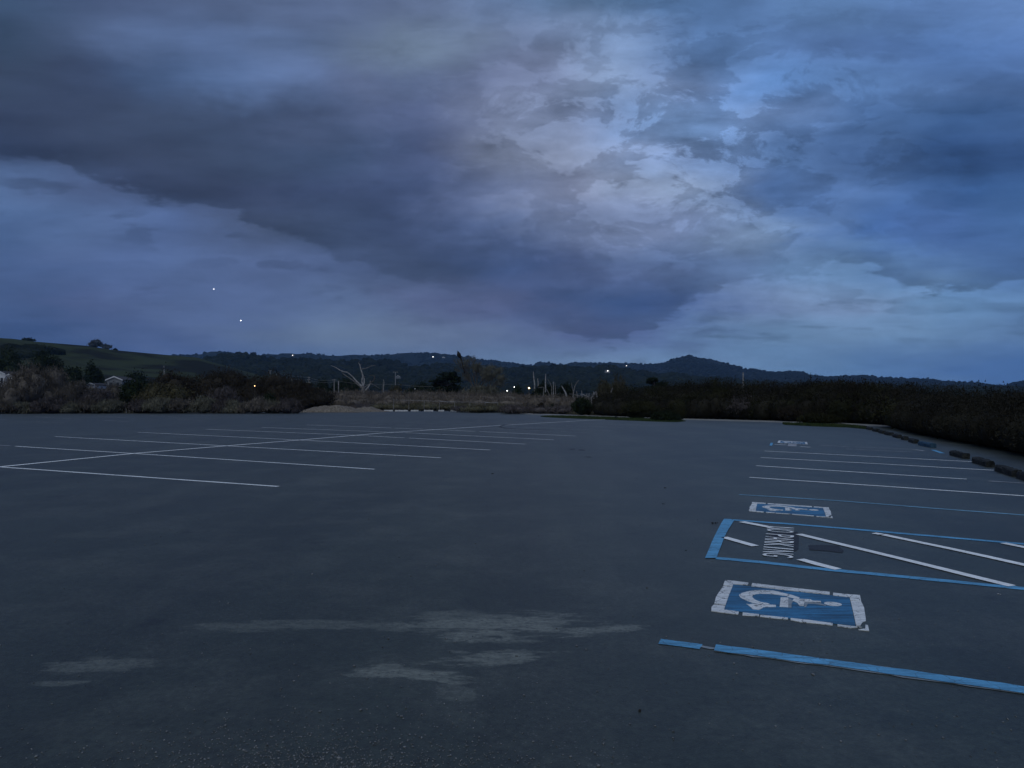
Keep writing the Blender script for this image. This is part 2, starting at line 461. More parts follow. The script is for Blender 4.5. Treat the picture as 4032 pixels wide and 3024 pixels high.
FOL = {
    'willow': mat('grey_brown_twigs', (0.0648, 0.0567, 0.0463), (0.1296, 0.1168, 0.0978), 0.8, 0.9, 0.15, rand=0.15),
    'brown': mat('dark_brown_twigs', (0.0258, 0.0218, 0.0161), (0.0394, 0.0347, 0.0263), 0.7, 0.95, 0.05, rand=0.1),
    'scrub': mat('grey_green_scrub', (0.0720, 0.0714, 0.0520), (0.1350, 0.1333, 0.1005), 0.9, 0.9, 0.1, rand=0.15),
    'purple': mat('purple_grey_twigs', (0.0504, 0.0439, 0.0421), (0.0864, 0.0770, 0.0749), 0.8, 0.9, 0.1, rand=0.1),
    'green': mat('dark_evergreen', (0.009, 0.014, 0.007), (0.020, 0.030, 0.013), 0.8, 0.9, 0.1, rand=0.15),
    'olive': mat('olive_leaves', (0.040, 0.038, 0.020), (0.070, 0.064, 0.036), 0.8, 0.9, 0.1, rand=0.15),
    'dry': mat('dry_grey_brush', (0.0862, 0.0739, 0.0603), (0.1552, 0.1364, 0.1136), 0.5, 0.95, 0.05, rand=0.1),
    'straw': mat('straw_grass', (0.0675, 0.0640, 0.0400), (0.1125, 0.1072, 0.0720), 0.35, 0.95, 0.05, rand=0.1),
    'thick': mat('thicket_twigs', (0.0125, 0.0114, 0.0083), (0.0269, 0.0262, 0.0188), 0.45, 0.95, 0.05, rand=0.1),
    'thickg': mat('thicket_leaves', (0.0132, 0.0144, 0.0070), (0.0288, 0.0295, 0.0141), 0.45, 0.95, 0.05, rand=0.1),
    'pale': mat('pale_blue_grey_leaves', (0.060, 0.075, 0.085), (0.10, 0.12, 0.135), 0.2, 0.9, 0.1),
}

# ------------------------------------------------------------------ mesh helpers


def from_arrays(name, verts, faces, material, parent=None, smooth=False):
    me = bpy.data.meshes.new(name)
    verts = np.asarray(verts, dtype=np.float32)
    faces = np.asarray(faces, dtype=np.int32)
    kk = faces.shape[1]
    me.vertices.add(len(verts))
    me.vertices.foreach_set('co', verts.ravel())
    me.loops.add(faces.size)
    me.loops.foreach_set('vertex_index', faces.ravel())
    me.polygons.add(len(faces))
    me.polygons.foreach_set('loop_start', np.arange(0, faces.size, kk, dtype=np.int32))
    me.polygons.foreach_set('loop_total', np.full(len(faces), kk, dtype=np.int32))
    if smooth:
        me.polygons.foreach_set('use_smooth', np.ones(len(faces), dtype=bool))
    me.update(calc_edges=True)
    me.materials.append(material)
    o = bpy.data.objects.new(name, me)
    COL.objects.link(o)
    if parent is not None:
        o.parent = parent
    return o


class MB:
    def __init__(s):
        s.v, s.f = [], []

    def add(s, vs, fs):
        b = len(s.v)
        s.v += [tuple(v) for v in vs]
        s.f += [tuple(i + b for i in f) for f in fs]

    def box(s, c, size, rz=0.0, taper=1.0):
        cx, cy, cz = c
        sx, sy, sz = [q / 2 for q in size]
        cr, sr = math.cos(rz), math.sin(rz)
        vs = []
        for z, t in ((-sz, 1.0), (sz, taper)):
            for x, y in ((-sx, -sy), (sx, -sy), (sx, sy), (-sx, sy)):
                x2, y2 = x * t, y * t
                vs.append((cx + x2 * cr - y2 * sr, cy + x2 * sr + y2 * cr, cz + z))
        s.add(vs, [(0, 3, 2, 1), (4, 5, 6, 7), (0, 1, 5, 4), (1, 2, 6, 5), (2, 3, 7, 6), (3, 0, 4, 7)])

    def tube(s, pts, rad, n=6):
        pts = [Vector(p) for p in pts]
        rads = rad if isinstance(rad, (list, tuple)) else [rad] * len(pts)
        rings = []
        for i, p in enumerate(pts):
            dvec = (pts[min(i + 1, len(pts) - 1)] - pts[max(i - 1, 0)])
            if dvec.length < 1e-6:
                dvec = Vector((0, 0, 1))
            dvec.normalize()
            a = dvec.cross(Vector((0.13, 0.97, 0.21)))
            if a.length < 0.05:
                a = dvec.cross(Vector((1, 0, 0)))
            a.normalize()
            b2 = dvec.cross(a)
            rings.append([p + (a * math.cos(2 * math.pi * j / n) + b2 * math.sin(2 * math.pi * j / n)) * rads[i] for j in range(n)])
        vs = [v for r_ in rings for v in r_]
        fs = []
        for i in range(len(pts) - 1):
            for j in range(n):
                a, b2 = i * n + j, i * n + (j + 1) % n
                fs.append((a, b2, b2 + n, a + n))
        fs.append(tuple(range(n - 1, -1, -1)))
        e = (len(pts) - 1) * n
        fs.append(tuple(range(e, e + n)))
        s.add(vs, fs)

    def prism(s, poly, z0, z1):
        n = len(poly)
        ar = sum(poly[i][0] * poly[(i + 1) % n][1] - poly[(i + 1) % n][0] * poly[i][1] for i in range(n))
        if ar < 0:
            poly = poly[::-1]
        vs = [(p[0], p[1], z0) for p in poly] + [(p[0], p[1], z1) for p in poly]
        fs = [tuple(range(n - 1, -1, -1)), tuple(range(n, 2 * n))]
        for i in range(n):
            j = (i + 1) % n
            fs.append((i, j, j + n, i + n))
        s.add(vs, fs)

    def ball(s, c, r, seg=8, rings=5, sq=1.0):
        vs = []
        for i in range(rings + 1):
            t = math.pi * i / rings
            for j in range(seg):
                a = 2 * math.pi * j / seg
                vs.append((c[0] + r * math.sin(t) * math.cos(a), c[1] + r * math.sin(t) * math.sin(a), c[2] + r * sq * math.cos(t)))
        fs = []
        for i in range(rings):
            for j in range(seg):
                fs.append((i * seg + j, (i + 1) * seg + j, (i + 1) * seg + (j + 1) % seg, i * seg + (j + 1) % seg))
        s.add(vs, fs)

    def build(s, name, material, parent=None, origin=None, smooth=False):
        me = bpy.data.meshes.new(name)
        vs = s.v
        if origin is not None:
            vs = [(v[0] - origin[0], v[1] - origin[1], v[2] - origin[2]) for v in vs]
        me.from_pydata(vs, [], s.f)
        me.update()
        if smooth:
            for p_ in me.polygons:
                p_.use_smooth = True
        me.materials.append(material)
        o = bpy.data.objects.new(name, me)
        if origin is not None:
            o.location = origin
        COL.objects.link(o)
        if parent is not None:
            o.parent = parent
        return o


def tag(o, label=None, cat=None, group=None, kind=None):
    if label: o['label'] = label
    if cat: o['category'] = cat
    if group: o['group'] = group
    if kind: o['kind'] = kind
    return o


def empty(name, loc, label, cat, group=None):
    o = bpy.data.objects.new(name, None)
    o.location = loc
    o.empty_display_size = 0.3
    COL.objects.link(o)
    return tag(o, label, cat, group)


def copy_tree(o, parent=None):
    c = o.copy()
    COL.objects.link(c)
    c.parent = parent
    for ch in list(o.children):
        copy_tree(ch, c)
    return c


# ------------------------------------------------------------------ foliage


def ico():
    t = (1 + 5 ** 0.5) / 2
    v = np.array([(-1, t, 0), (1, t, 0), (-1, -t, 0), (1, -t, 0), (0, -1, t), (0, 1, t), (0, -1, -t), (0, 1, -t), (t, 0, -1), (t, 0, 1), (-t, 0, -1), (-t, 0, 1)], float)
    v /= np.linalg.norm(v[0])
    f = np.array([(0, 11, 5), (0, 5, 1), (0, 1, 7), (0, 7, 10), (0, 10, 11), (1, 5, 9), (5, 11, 4), (11, 10, 2), (10, 7, 6), (7, 1, 8), (3, 9, 4), (3, 4, 2), (3, 2, 6), (3, 6, 8), (3, 8, 9), (4, 9, 5), (2, 4, 11), (6, 2, 10), (8, 6, 7), (9, 8, 1)])
    return v, f


ICOV, ICOF = ico()


def leaf_cloud(lumps, n, size, up=0.3, twig=0.0, core=0.78, zmin=0.0, flat=0.0, shell=0.35, fuzz=0.12):
    """small leaf and twig triangles spread through the outer part of overlapping lumps; each lump has a closed core"""
    L = np.asarray(lumps, float)
    area = (L[:, 3] * L[:, 4] + L[:, 3] * L[:, 5] + L[:, 4] * L[:, 5])
    idx = rng.choice(len(L), n, p=area / area.sum())
    d_ = rng.normal(size=(n, 3))
    d_[:, 2] = np.abs(d_[:, 2]) * 0.9 - 0.25 * rng.random(n)
    d_ /= np.linalg.norm(d_, axis=1)[:, None]
    rad = 1.0 - shell * rng.random(n) ** 1.5 + fuzz * np.abs(rng.normal(size=n)) * (rng.random(n) < 0.35)
    # lobes: uneven radius
    ph = rng.random((len(L), 4)) * 6.28
    wob = 1 + 0.13 * np.sin(d_[:, 0] * 5 + ph[idx, 0]) + 0.13 * np.sin(d_[:, 1] * 6 + ph[idx, 1]) + 0.10 * np.sin(d_[:, 2] * 8 + ph[idx, 2])
    c = L[idx, :3] + d_ * L[idx, 3:6] * (rad * wob)[:, None]
    keep = c[:, 2] > zmin
    c, d_ = c[keep], d_[keep]
    n = len(c)
    sz = size * (0.5 + rng.random(n))
    ax = rng.normal(size=(n, 3))
    ax[:, 2] += up * 2.5
    ax += d_ * 0.5
    if flat:
        ax[:, 2] *= (1 - flat)
    ax /= np.linalg.norm(ax, axis=1)[:, None]
    sd = np.cross(ax, rng.normal(size=(n, 3)))
    sd /= np.linalg.norm(sd, axis=1)[:, None] + 1e-9
    tw = rng.random(n) < twig
    ln = np.where(tw, sz * 4.0, sz * 1.3)
    wd = np.where(tw, sz * 0.22, sz * 0.55)
    a = c - ax * (ln / 2)[:, None] - sd * wd[:, None]
    b = c - ax * (ln / 2)[:, None] + sd * wd[:, None]
    e = c + ax * (ln / 2)[:, None]
    V = np.stack([a, b, e], 1).reshape(-1, 3)
    Fc = np.arange(3 * n).reshape(-1, 3)
    if core:
        vs, fs = [V], [Fc]
        off = len(V)
        for l in L:
            cv_ = ICOV * l[3:6] * core + l[:3]
            cv_[:, 2] = np.maximum(cv_[:, 2], zmin)
            vs.append(cv_)
            fs.append(ICOF + off)
            off += len(cv_)
        V, Fc = np.concatenate(vs), np.concatenate(fs)
    return V, Fc


def bush_lumps(w, dp, h, n=9, seed_scale=0.5):
    """lumps that together fill a dome w wide, dp deep, h high"""
    L = [(0, 0, h * 0.32, w * 0.36, dp * 0.36, h * 0.50)]
    for i in range(n):
        a = random.uniform(0, 2 * math.pi)
        r_ = random.uniform(0.35, 1.0)
        x, y = math.cos(a) * r_ * w * 0.34, math.sin(a) * r_ * dp * 0.34
        zc = h * (0.22 + 0.45 * (1 - r_ * r_) * random.uniform(0.6, 1.1))
        s_ = random.uniform(0.20, 0.32)
        L.append((x, y, zc, w * s_ * 0.85, dp * s_ * 0.85, h * random.uniform(0.24, 0.36)))
    m_ = max(l[2] + l[5] for l in L)
    return [(l[0], l[1], l[2] * h / m_, l[3], l[4], l[5] * h / m_) for l in L]


def stems_mb(w, dp, h, n=7, r=0.04):
    b = MB()
    for i in range(n):
        a = random.uniform(0, 6.28)
        q = random.uniform(0.2, 0.9)
        x, y = math.cos(a) * w * 0.30 * q, math.sin(a) * dp * 0.30 * q
        b.tube([(x * 0.15, y * 0.15, -0.1), (x * 0.55, y * 0.55, h * 0.4), (x, y, h * random.uniform(0.7, 0.95))], [r, r * 0.7, r * 0.25], 5)
    return b


def bush(name, label, cat, px0, px1, ytop, D, kind, n=3500, twig=0.3, up=0.4, depth=None, group=None, z0=-0.05, lumpn=9, leaf=None, ybase=None, core=0.78):
    """a bush that spans px0..px1 of the photograph at distance D"""
    pm = (px0 + px1) / 2
    top = P(pm, ytop, D)
    w = (px1 - px0) / F * D
    if ybase is not None:
        z0 = P(pm, ybase, D).z
    h = top.z - z0
    dp = depth or w * 0.8
    o = empty(name, (top.x, D, z0), label, cat, group)
    L = bush_lumps(w, dp, h, lumpn)
    V, Fc = leaf_cloud(L, n, leaf or max(0.06, D / 711 * 1.15), up, twig, core=core)
    from_arrays('foliage', V, Fc, FOL[kind], o)
    stems_mb(w, dp, h, 6, max(0.03, h * 0.012)).build('stem', M_bark, o)
    return o


# ------------------------------------------------------------------ ground
def ngon_sheet(name, pts, z, material, parent=None, kind='structure', thick=0.0):
    b = MB()
    if thick:
        b.prism([(p[0], p[1]) for p in pts], z - thick, z)
    else:
        b.add([(p[0], p[1], z) for p in pts], [tuple(range(len(pts)))])
    o = b.build(name, material, parent)
    if kind:
        o['kind'] = kind
    return o


def radial_ground():
    rs = [0.0, 20, 60, 90, 120, 160, 220, 320, 500, 800, 1400, 2500, 4000, 5000]
    nseg = 96
    vs = [(0, 0, -0.06)]
    fs = []
    for i, r_ in enumerate(rs[1:]):
        for j in range(nseg):
            a = 2 * math.pi * j / nseg
            vs.append((r_ * math.cos(a), r_ * math.sin(a), -0.06))
    for j in range(nseg):
        fs.append((0, 1 + j, 1 + (j + 1) % nseg))
    for i in range(len(rs) - 2):
        for j in range(nseg):
            a, b2 = 1 + i * nseg + j, 1 + i * nseg + (j + 1) % nseg
            fs.append((a, a + nseg, b2 + nseg, b2))
    b = MB()
    b.add(vs, fs)
    o = b.build('ground', M_earth)
    o['kind'] = 'structure'


radial_ground()

edge_px = [(-2600, 1648), (-1500, 1640), (0, 1630), (400, 1628.5), (700, 1627), (1150, 1622), (1480, 1619), (1800, 1617), (2000, 1623), (2100, 1629), (2600, 1646), (3000, 1656), (3300, 1665), (3523, 1676), (3560, 1695), (3640, 1714), (3760, 1736), (3880, 1758), (4032, 1788), (4300, 1850), (4800, 1990)]
lot_pts = [G(*p) for p in edge_px]
lot_pts += [Vector((16.0, -6.0, 0)), Vector((12, -30, 0)), Vector((-60, -30, 0)), Vector((-140, 10, 0))]
fine = []
for i in range(len(lot_pts)):
    a, b_ = lot_pts[i], lot_pts[(i + 1) % len(lot_pts)]
    n_ = 6 if i < 20 else 1
    for j in range(n_):
        p = a.lerp(b_, j / n_)
        if n_ > 1 and j:
            p += Vector((random.uniform(-.12, .12), random.uniform(-.35, .35) if p.y > 60 else random.uniform(-.12, .12), 0))
        fine.append(p)
lot = ngon_sheet('parking_lot', fine, 0.0, M_asph, thick=0.05)

# the pale footpath that runs along the far right edge
path_pts = [G(*p) for p in [(1980, 1622), (2100, 1628), (2600, 1645.5), (3000, 1655.5), (3300, 1664.5), (3525, 1676)]]
path_in = [G(*p) for p in [(3500, 1682), (3300, 1671), (3000, 1662), (2700, 1654), (2600, 1651), (2300, 1640), (2100, 1633), (1985, 1625)]]
ngon_sheet('footpath', path_pts + path_in, 0.006, M_path)
verge_a = [G(*p) for p in [(2128, 1640.5), (2180, 1638.5), (2303, 1641), (2423, 1645), (2550, 1650.5), (2640, 1654.5), (2700, 1659), (2661, 1662), (2550, 1659), (2400, 1653), (2236, 1647), (2150, 1643)]]
ngon_sheet('grass_verge', verge_a, 0.05, M_turf, thick=0.06)
verge_b = [G(*p) for p in [(3080, 1668.5), (3200, 1673), (3330, 1677), (3390, 1682), (3425, 1691), (3400, 1689), (3340, 1683.5), (3200, 1678.5), (3090, 1673)]]
ngon_sheet('grass_verge', verge_b, 0.05, M_turf, thick=0.06)


def in_poly(x, y, poly):
    c = False
    n = len(poly)
    for i in range(n):
        a, b_ = poly[i], poly[(i + 1) % n]
        if (a[1] > y) != (b_[1] > y) and x < (b_[0] - a[0]) * (y - a[1]) / (b_[1] - a[1]) + a[0]:
            c = not c
    return c


def blades(name, poly, n, h, w, material, label, z=0.05):
    xs = [p[0] for p in poly]; ys = [p[1] for p in poly]
    pts = []
    tries = 0
    while len(pts) < n and tries < n * 30:
        tries += 1
        x, y = random.uniform(min(xs), max(xs)), random.uniform(min(ys), max(ys))
        if in_poly(x, y, poly):
            pts.append((x, y))
    p = np.array(pts)
    n = len(p)
    a = rng.random(n) * 6.28
    hh = h * (0.5 + rng.random(n))
    dx, dy = np.cos(a) * w, np.sin(a) * w
    tipx, tipy = p[:, 0] + rng.normal(size=n) * hh * 0.4, p[:, 1] + rng.normal(size=n) * hh * 0.4
    zz = np.full(n, z - 0.01)
    V = np.stack([np.stack([p[:, 0] - dx, p[:, 1] - dy, zz], 1), np.stack([p[:, 0] + dx, p[:, 1] + dy, zz], 1), np.stack([tipx, tipy, z + hh], 1)], 1).reshape(-1, 3)
    o = from_arrays(name, V, np.arange(3 * n).reshape(-1, 3), material)
    tag(o, label, 'grass', kind='stuff')
    return o


M_blade = mat('grass_blade', (0.024, 0.042, 0.014), (0.046, 0.066, 0.026), 0.8, 0.9, 0.1)
blades('grass', verge_a, 9000, 0.07, 0.035, M_blade, 'short dark green grass on the long island at the far edge of the car park')
blades('grass', verge_b, 3500, 0.09, 0.03, M_blade, 'short dark grass on the narrow strip that meets the row of wheel stops')

# ------------------------------------------------------------------ paint on the asphalt
def strip(name, pxs, width, material, z=0.004, parent=lot, label=None, jitter=0.006, step=0.35, brk=0.0):
    """painted line along points of the photograph, width in metres, with ragged edges"""
    pts = [G(*p) for p in pxs]
    out = []
    for i in range(len(pts) - 1):
        L = (pts[i + 1] - pts[i]).length
        n_ = max(1, int(L / step))
        for j in range(n_):
            out.append(pts[i].lerp(pts[i + 1], j / n_))
    out.append(pts[-1])
    vs, fs = [], []
    for i, p in enumerate(out):
        dvec = out[min(i + 1, len(out) - 1)] - out[max(i - 1, 0)]
        nrm = Vector((-dvec.y, dvec.x, 0)).normalized()
        w1 = width / 2 + random.uniform(-jitter, jitter)
        w2 = width / 2 + random.uniform(-jitter, jitter)
        a, b_ = p + nrm * w1, p - nrm * w2
        vs += [(a.x, a.y, z), (b_.x, b_.y, z)]
    for i in range(len(out) - 1):
        if random.random() < brk:
            continue
        fs.append((2 * i, 2 * i + 1, 2 * i + 3, 2 * i + 2))
    b = MB()
    b.add(vs, fs)
    o = b.build(name, material, parent)
    if label:
        o['label'] = label
    return o


# left bays: a long dividing line and stall lines across it
strip('divider_line', [(-500, 1893), (0, 1839), (529, 1786), (895, 1756), (1183, 1733), (1500, 1706), (1978, 1675), (2304, 1656), (2390, 1652)], 0.15, M_white_clean, 0.008, label='long white line that divides the left bays')
bays = [
    [(0, 1839), (540, 1877), (1095, 1916)],
    [(60, 1757), (150, 1763), (529, 1786), (1475, 1848)],
    [(217, 1719), (895, 1756), (1737, 1803)],
    [(542, 1702), (1183, 1733), (1929, 1772)],
    [(810, 1690), (1400, 1714), (2070, 1749)],
    [(1030, 1683), (1600, 1704), (2181, 1732)],
    [(1207, 1673), (1770, 1694), (2268, 1717)],
    [(1356, 1666), (1850, 1684), (2348, 1706)],
    [(1592, 1664), (2000, 1679), (2409, 1697)],
    [(1700, 1659), (2100, 1671), (2507, 1686)],
    [(1850, 1655), (2200, 1664), (2600, 1677)],
]
for i, p in enumerate(bays):
    strip('stall_line', p, 0.10 if i < 6 else 0.11, M_line if i < 7 else M_faded, 0.004, brk=0.0 if i < 4 else (0.03 if i < 7 else 0.12))
for p in [[(60, 1757), (-60, 1750)], [(129, 1641), (322, 1652)], [(139, 1661), (271, 1666)], [(0, 1651), (34, 1654)], [(370, 1637), (502, 1645)], [(400, 1655), (508, 1660)],
          [(570, 1635), (698, 1643)], [(700, 1652), (800, 1656)], [(760, 1633), (860, 1638)], [(930, 1632), (1040, 1636)], [(1180, 1644), (1290, 1648)], [(1400, 1640), (1560, 1645)], [(-120, 1668), (-20, 1673)]]:
    strip('stall_line', p, 0.13, M_faded, 0.004, brk=0.15)
# right bays
for i, (p, m_, w_) in enumerate([
    ([(3010, 1776), (3400, 1796), (3826, 1818)], M_line, .10),
    ([(2995, 1802), (3450, 1826), (3913, 1852)], M_line, .10),
    ([(2977, 1834), (3400, 1861), (3806, 1887)], M_line, .10),
    ([(3890, 1894), (4080, 1906)], M_faded, .10),
    ([(2951, 1880), (3480, 1915), (4032, 1953), (4300, 1972)], M_line, .10),
    ([(3228, 1753), (3348, 1760)], M_faded, .12),
    ([(3366, 1760), (3591, 1769), (3640, 1776)], M_faded, .12),
    ([(3330, 1768), (3590, 1780)], M_faded, .12),
    ([(3150, 1759), (3192, 1761)], M_line, .12),
    ([(3050, 1750), (3096, 1752.5)], M_line, .12),
]):
    strip('stall_line', p, w_, m_, 0.004, brk=0.0 if m_ is M_line else 0.12)
strip('stall_line', [(2910, 1948), (3300, 1972), (3700, 2004), (4032, 2029), (4400, 2058)], 0.12, M_bluef, 0.004, label='faded blue line beyond the further wheelchair symbol')
strip('stall_line', [(2597, 2527), (2680, 2537), (2760, 2549)], 0.115, M_blue, 0.004, jitter=0.010, step=0.08, label='broken off end of the near blue line')
strip('stall_line', [(2762, 2546), (2800, 2552), (2825, 2556)], 0.05, M_greyp, 0.004, jitter=0.02, step=0.05, label='grey flaked gap in the near blue line')
strip('stall_line', [(2815, 2554), (3050, 2583), (3267, 2612), (3650, 2666), (4032, 2720), (4400, 2774)], 0.118, M_blue, 0.008, jitter=0.010, step=0.09, label='bright blue line nearest the viewer')
strip('line_edge', [(2815, 2555), (3050, 2584), (3267, 2613), (3650, 2667), (4032, 2721), (4400, 2775)], 0.135, M_greyp, 0.004, jitter=0.012, step=0.06, label='grey older paint showing round the near blue line')
strip('stall_line', [(3674, 1772), (3712, 1785)], 0.14, M_blue, 0.004, label='short blue line end beside the blue wheel stop')


def quad(name, pxs, material, z=0.004, parent=lot, label=None, thick=0.0):
    pts = [G(*p) for p in pxs]
    b = MB()
    if thick:
        b.prism([(p.x, p.y) for p in pts], z, z + thick)
    else:
        b.add([(p.x, p.y, z) for p in pts], [tuple(range(len(pts)))])
    o = b.build(name, material, parent)
    if label:
        o['label'] = label
    return o


# the hatched access aisle
quad('aisle_end_bar', [(2851, 2044), (2880, 2046), (2890, 2052), (2866, 2090), (2853, 2115), (2840, 2150), (2829, 2178), (2822, 2199), (2776, 2200), (2790, 2168), (2803, 2135), (2825, 2090), (2840, 2062)], M_blue, 0.008, label='wide blue bar that closes the hatched aisle')
strip('aisle_border', [(2820, 2198), (3000, 2215), (3250, 2243), (3650, 2281), (4032, 2319), (4500, 2366)], 0.115, M_blue, 0.004, step=0.15, label='blue near border of the hatched aisle')
strip('aisle_border', [(2884, 2048), (3126, 2065), (3400, 2088), (3650, 2110), (4032, 2143), (4400, 2174)], 0.11, M_blue, 0.004, step=0.15, label='blue far border of the hatched aisle')
for p in [[(2920, 2056), (3040, 2079)], [(2851, 2117), (2975, 2152)], [(3144, 2105), (3560, 2205), (3985, 2310)], [(3440, 2101), (3478, 2107)], [(3472, 2106), (3750, 2164), (4032, 2226), (4500, 2330)],
          [(3152, 2204), (3225, 2225), (3300, 2244)], [(3950, 2140), (4100, 2170), (4400, 2232)]]:
    strip('hatch_line', p, 0.105, M_white_clean, 0.008, jitter=0.004)
# patches of black paint that cover older markings
M_b = M_black
quad('cover_patch', [(3030, 2098), (3140, 2094), (3146, 2120), (3143, 2165), (3125, 2172), (3118, 2140), (3026, 2120)], M_b, 0.004, label='black paint behind the lettering')
quad('cover_patch', [(3182, 2148), (3240, 2146), (3300, 2150), (3322, 2168), (3318, 2178), (3262, 2171), (3188, 2166)], M_b, 0.004, label='black patch beside the lettering')

# the words
word = bpy.data.objects.new('no_parking_lettering', None)
COL.objects.link(word)
word.parent = lot
word['label'] = 'white words NO PARKING across the hatched aisle'
TL, TR, BL, BR = G(3021, 2073), G(3127, 2081), G(3001, 2192), G(3124, 2203)


def glyph(ch):
    cu = bpy.data.curves.new('letter', 'FONT')
    cu.body = ch
    cu.resolution_u = 3
    cu.offset = -0.004
    ob = bpy.data.objects.new('letter', cu)
    COL.objects.link(ob)
    bpy.context.view_layer.update()
    dg = bpy.context.evaluated_depsgraph_get()
    me = bpy.data.meshes.new_from_object(ob.evaluated_get(dg))
    bpy.data.objects.remove(ob)
    xs = [v.co.x for v in me.vertices]; ys = [v.co.y for v in me.vertices]
    return me, min(xs), max(xs), min(ys), max(ys)


def put_word(text, v0, v1):
    """v runs down the picture (reading direction), u runs along the height of the letters"""
    n_ = len(text)
    for i, ch in enumerate(text):
        a = v0 + (v1 - v0) * (i + 0.06) / n_
        b_ = v0 + (v1 - v0) * (i + 0.90) / n_
        me, x0, x1, y0, y1 = glyph(ch)
        if ch == 'I':
            m_, w_ = (a + b_) / 2, (b_ - a) * 0.13
            a, b_ = m_ - w_, m_ + w_
        for v in me.vertices:
            t = a + (b_ - a) * (v.co.x - x0) / (x1 - x0)
            u = (v.co.y - y0) / (y1 - y0)
            p = TL.lerp(BL, t).lerp(TR.lerp(BR, t), u)
            v.co = (p.x, p.y, 0.010)
        me.materials.clear()
        me.materials.append(M_white_clean)
        o = bpy.data.objects.new('letter', me)
        COL.objects.link(o)
        o.parent = word


put_word('NO', 0.0, 0.22)
put_word('PARKING', 0.29, 1.0)


# wheelchair symbol panels: shapes in the pixels of a detail of the photograph, laid on the ground
def cpx(p):
    return (2750 + p[0] / 2.949, 2240 + p[1] / 2.949)


border = [
    [(310, 135), (450, 150), (580, 167), (576, 193), (405, 182), (395, 210), (290, 195)],
    [(625, 172), (1050, 222), (1525, 275), (1525, 305), (1080, 258), (615, 205)],
    [(1565, 285), (1740, 302), (1875, 312), (1890, 382), (1765, 372), (1755, 335), (1562, 312)],
    [(288, 205), (395, 215), (352, 320), (315, 425), (185, 410), (205, 330), (245, 270), (268, 240)],
    [(180, 423), (310, 437), (298, 480), (380, 492), (470, 505), (462, 535), (310, 518), (150, 495), (152, 450)],
    [(515, 515), (705, 535), (705, 555), (512, 545)],
    [(720, 543), (1040, 576), (1040, 592), (880, 580), (715, 560)],
    [(1070, 580), (1300, 604), (1560, 640), (1558, 662), (1380, 640), (1180, 622), (1070, 598)],
    [(1615, 653), (1700, 664), (1815, 675), (1900, 682), (1760, 692), (1615, 672)],
    [(1940, 658), (1968, 662), (1983, 727), (1860, 713), (1938, 702)],
    [(1768, 379), (1890, 388), (1922, 450), (1940, 560), (1945, 610), (1905, 628), (1880, 665), (1832, 668), (1800, 520)],
]
field = [(407, 186), (1060, 262), (1753, 338), (1795, 520), (1825, 668), (1050, 580), (300, 479), (350, 330)]
wheel = [(1175, 345), (1100, 318), (1050, 306), (950, 280), (870, 262), (750, 256), (650, 258), (560, 275), (500, 293), (470, 315), (490, 345), (550, 375), (620, 403), (720, 420), (830, 420),
         (800, 408), (720, 395), (660, 370), (630, 345), (625, 325), (660, 305), (720, 297), (820, 300), (900, 308), (1000, 322), (1080, 347), (1170, 358)]
figure = [
    [(558, 418), (590, 424), (625, 418), (720, 424), (900, 430), (900, 452), (760, 455), (712, 485), (630, 478), (600, 450)],
    [(955, 342), (1045, 345), (1045, 455), (943, 450), (950, 400)],
    [(1110, 357), (1300, 366), (1330, 382), (1420, 385), (1425, 400), (1300, 394), (1232, 396), (1225, 440), (1172, 440), (1150, 405), (1092, 380)],
]
grey_bits = [
    [(1047, 348), (1105, 380), (1082, 412), (1080, 462), (1047, 458)],
    [(1234, 400), (1300, 397), (1400, 404), (1480, 430), (1480, 440), (1350, 416), (1272, 414), (1250, 452), (1228, 456)],
]
head = [(1562 + 104 * math.cos(t) , 418 + 22 * math.sin(t) + 9 * math.cos(t)) for t in [i * math.pi / 10 for i in range(20)]]
near_c = [G(*cpx(p)) for p in [(310, 135), (1875, 312), (1983, 727), (150, 495)]]


def sq_map(c):
    """bilinear frame of four ground corners TL TR BR BL, and its inverse by Newton steps"""
    def f(u, v):
        return c[0].lerp(c[1], u).lerp(c[3].lerp(c[2], u), v)

    def inv_(p):
        u = v = 0.5
        for _ in range(12):
            e = p - f(u, v)
            du = (f(u + 1e-3, v) - f(u, v)) * 1e3
            dv = (f(u, v + 1e-3) - f(u, v)) * 1e3
            det = du.x * dv.y - du.y * dv.x
            u += (e.x * dv.y - e.y * dv.x) / det
            v += (du.x * e.y - du.y * e.x) / det
        return u, v
    return f, inv_


nf, ninv = sq_map(near_c)


def symbol(name, label, corners=None):
    r_ = bpy.data.objects.new(name, None)
    COL.objects.link(r_)
    r_.parent = lot
    r_['label'] = label
    g = sq_map(corners)[0] if corners else None

    def tr(poly):
        out = []
        for p in poly:
            w_ = G(*cpx(p))
            if g:
                w_ = g(*ninv(w_))
            out.append((w_.x, w_.y))
        return out
    for poly in border:
        b = MB(); b.prism(tr(poly), 0.001, 0.007); b.build('border_block', M_plast, r_)
    b = MB(); b.prism(tr(field), 0.001, 0.005); b.build('blue_field', M_bluefield, r_)
    b = MB(); b.prism(tr(wheel), 0.006, 0.009); b.build('wheel_mark', M_plast, r_)
    for poly in figure:
        b = MB(); b.prism(tr(poly), 0.006, 0.010); b.build('figure_mark', M_plast, r_)
    for poly in grey_bits:
        b = MB(); b.prism(tr(poly), 0.006, 0.008); b.build('figure_mark', M_greyp, r_)
    b = MB(); b.prism(tr(head), 0.006, 0.009); b.build('head_mark', M_plast, r_)
    return r_


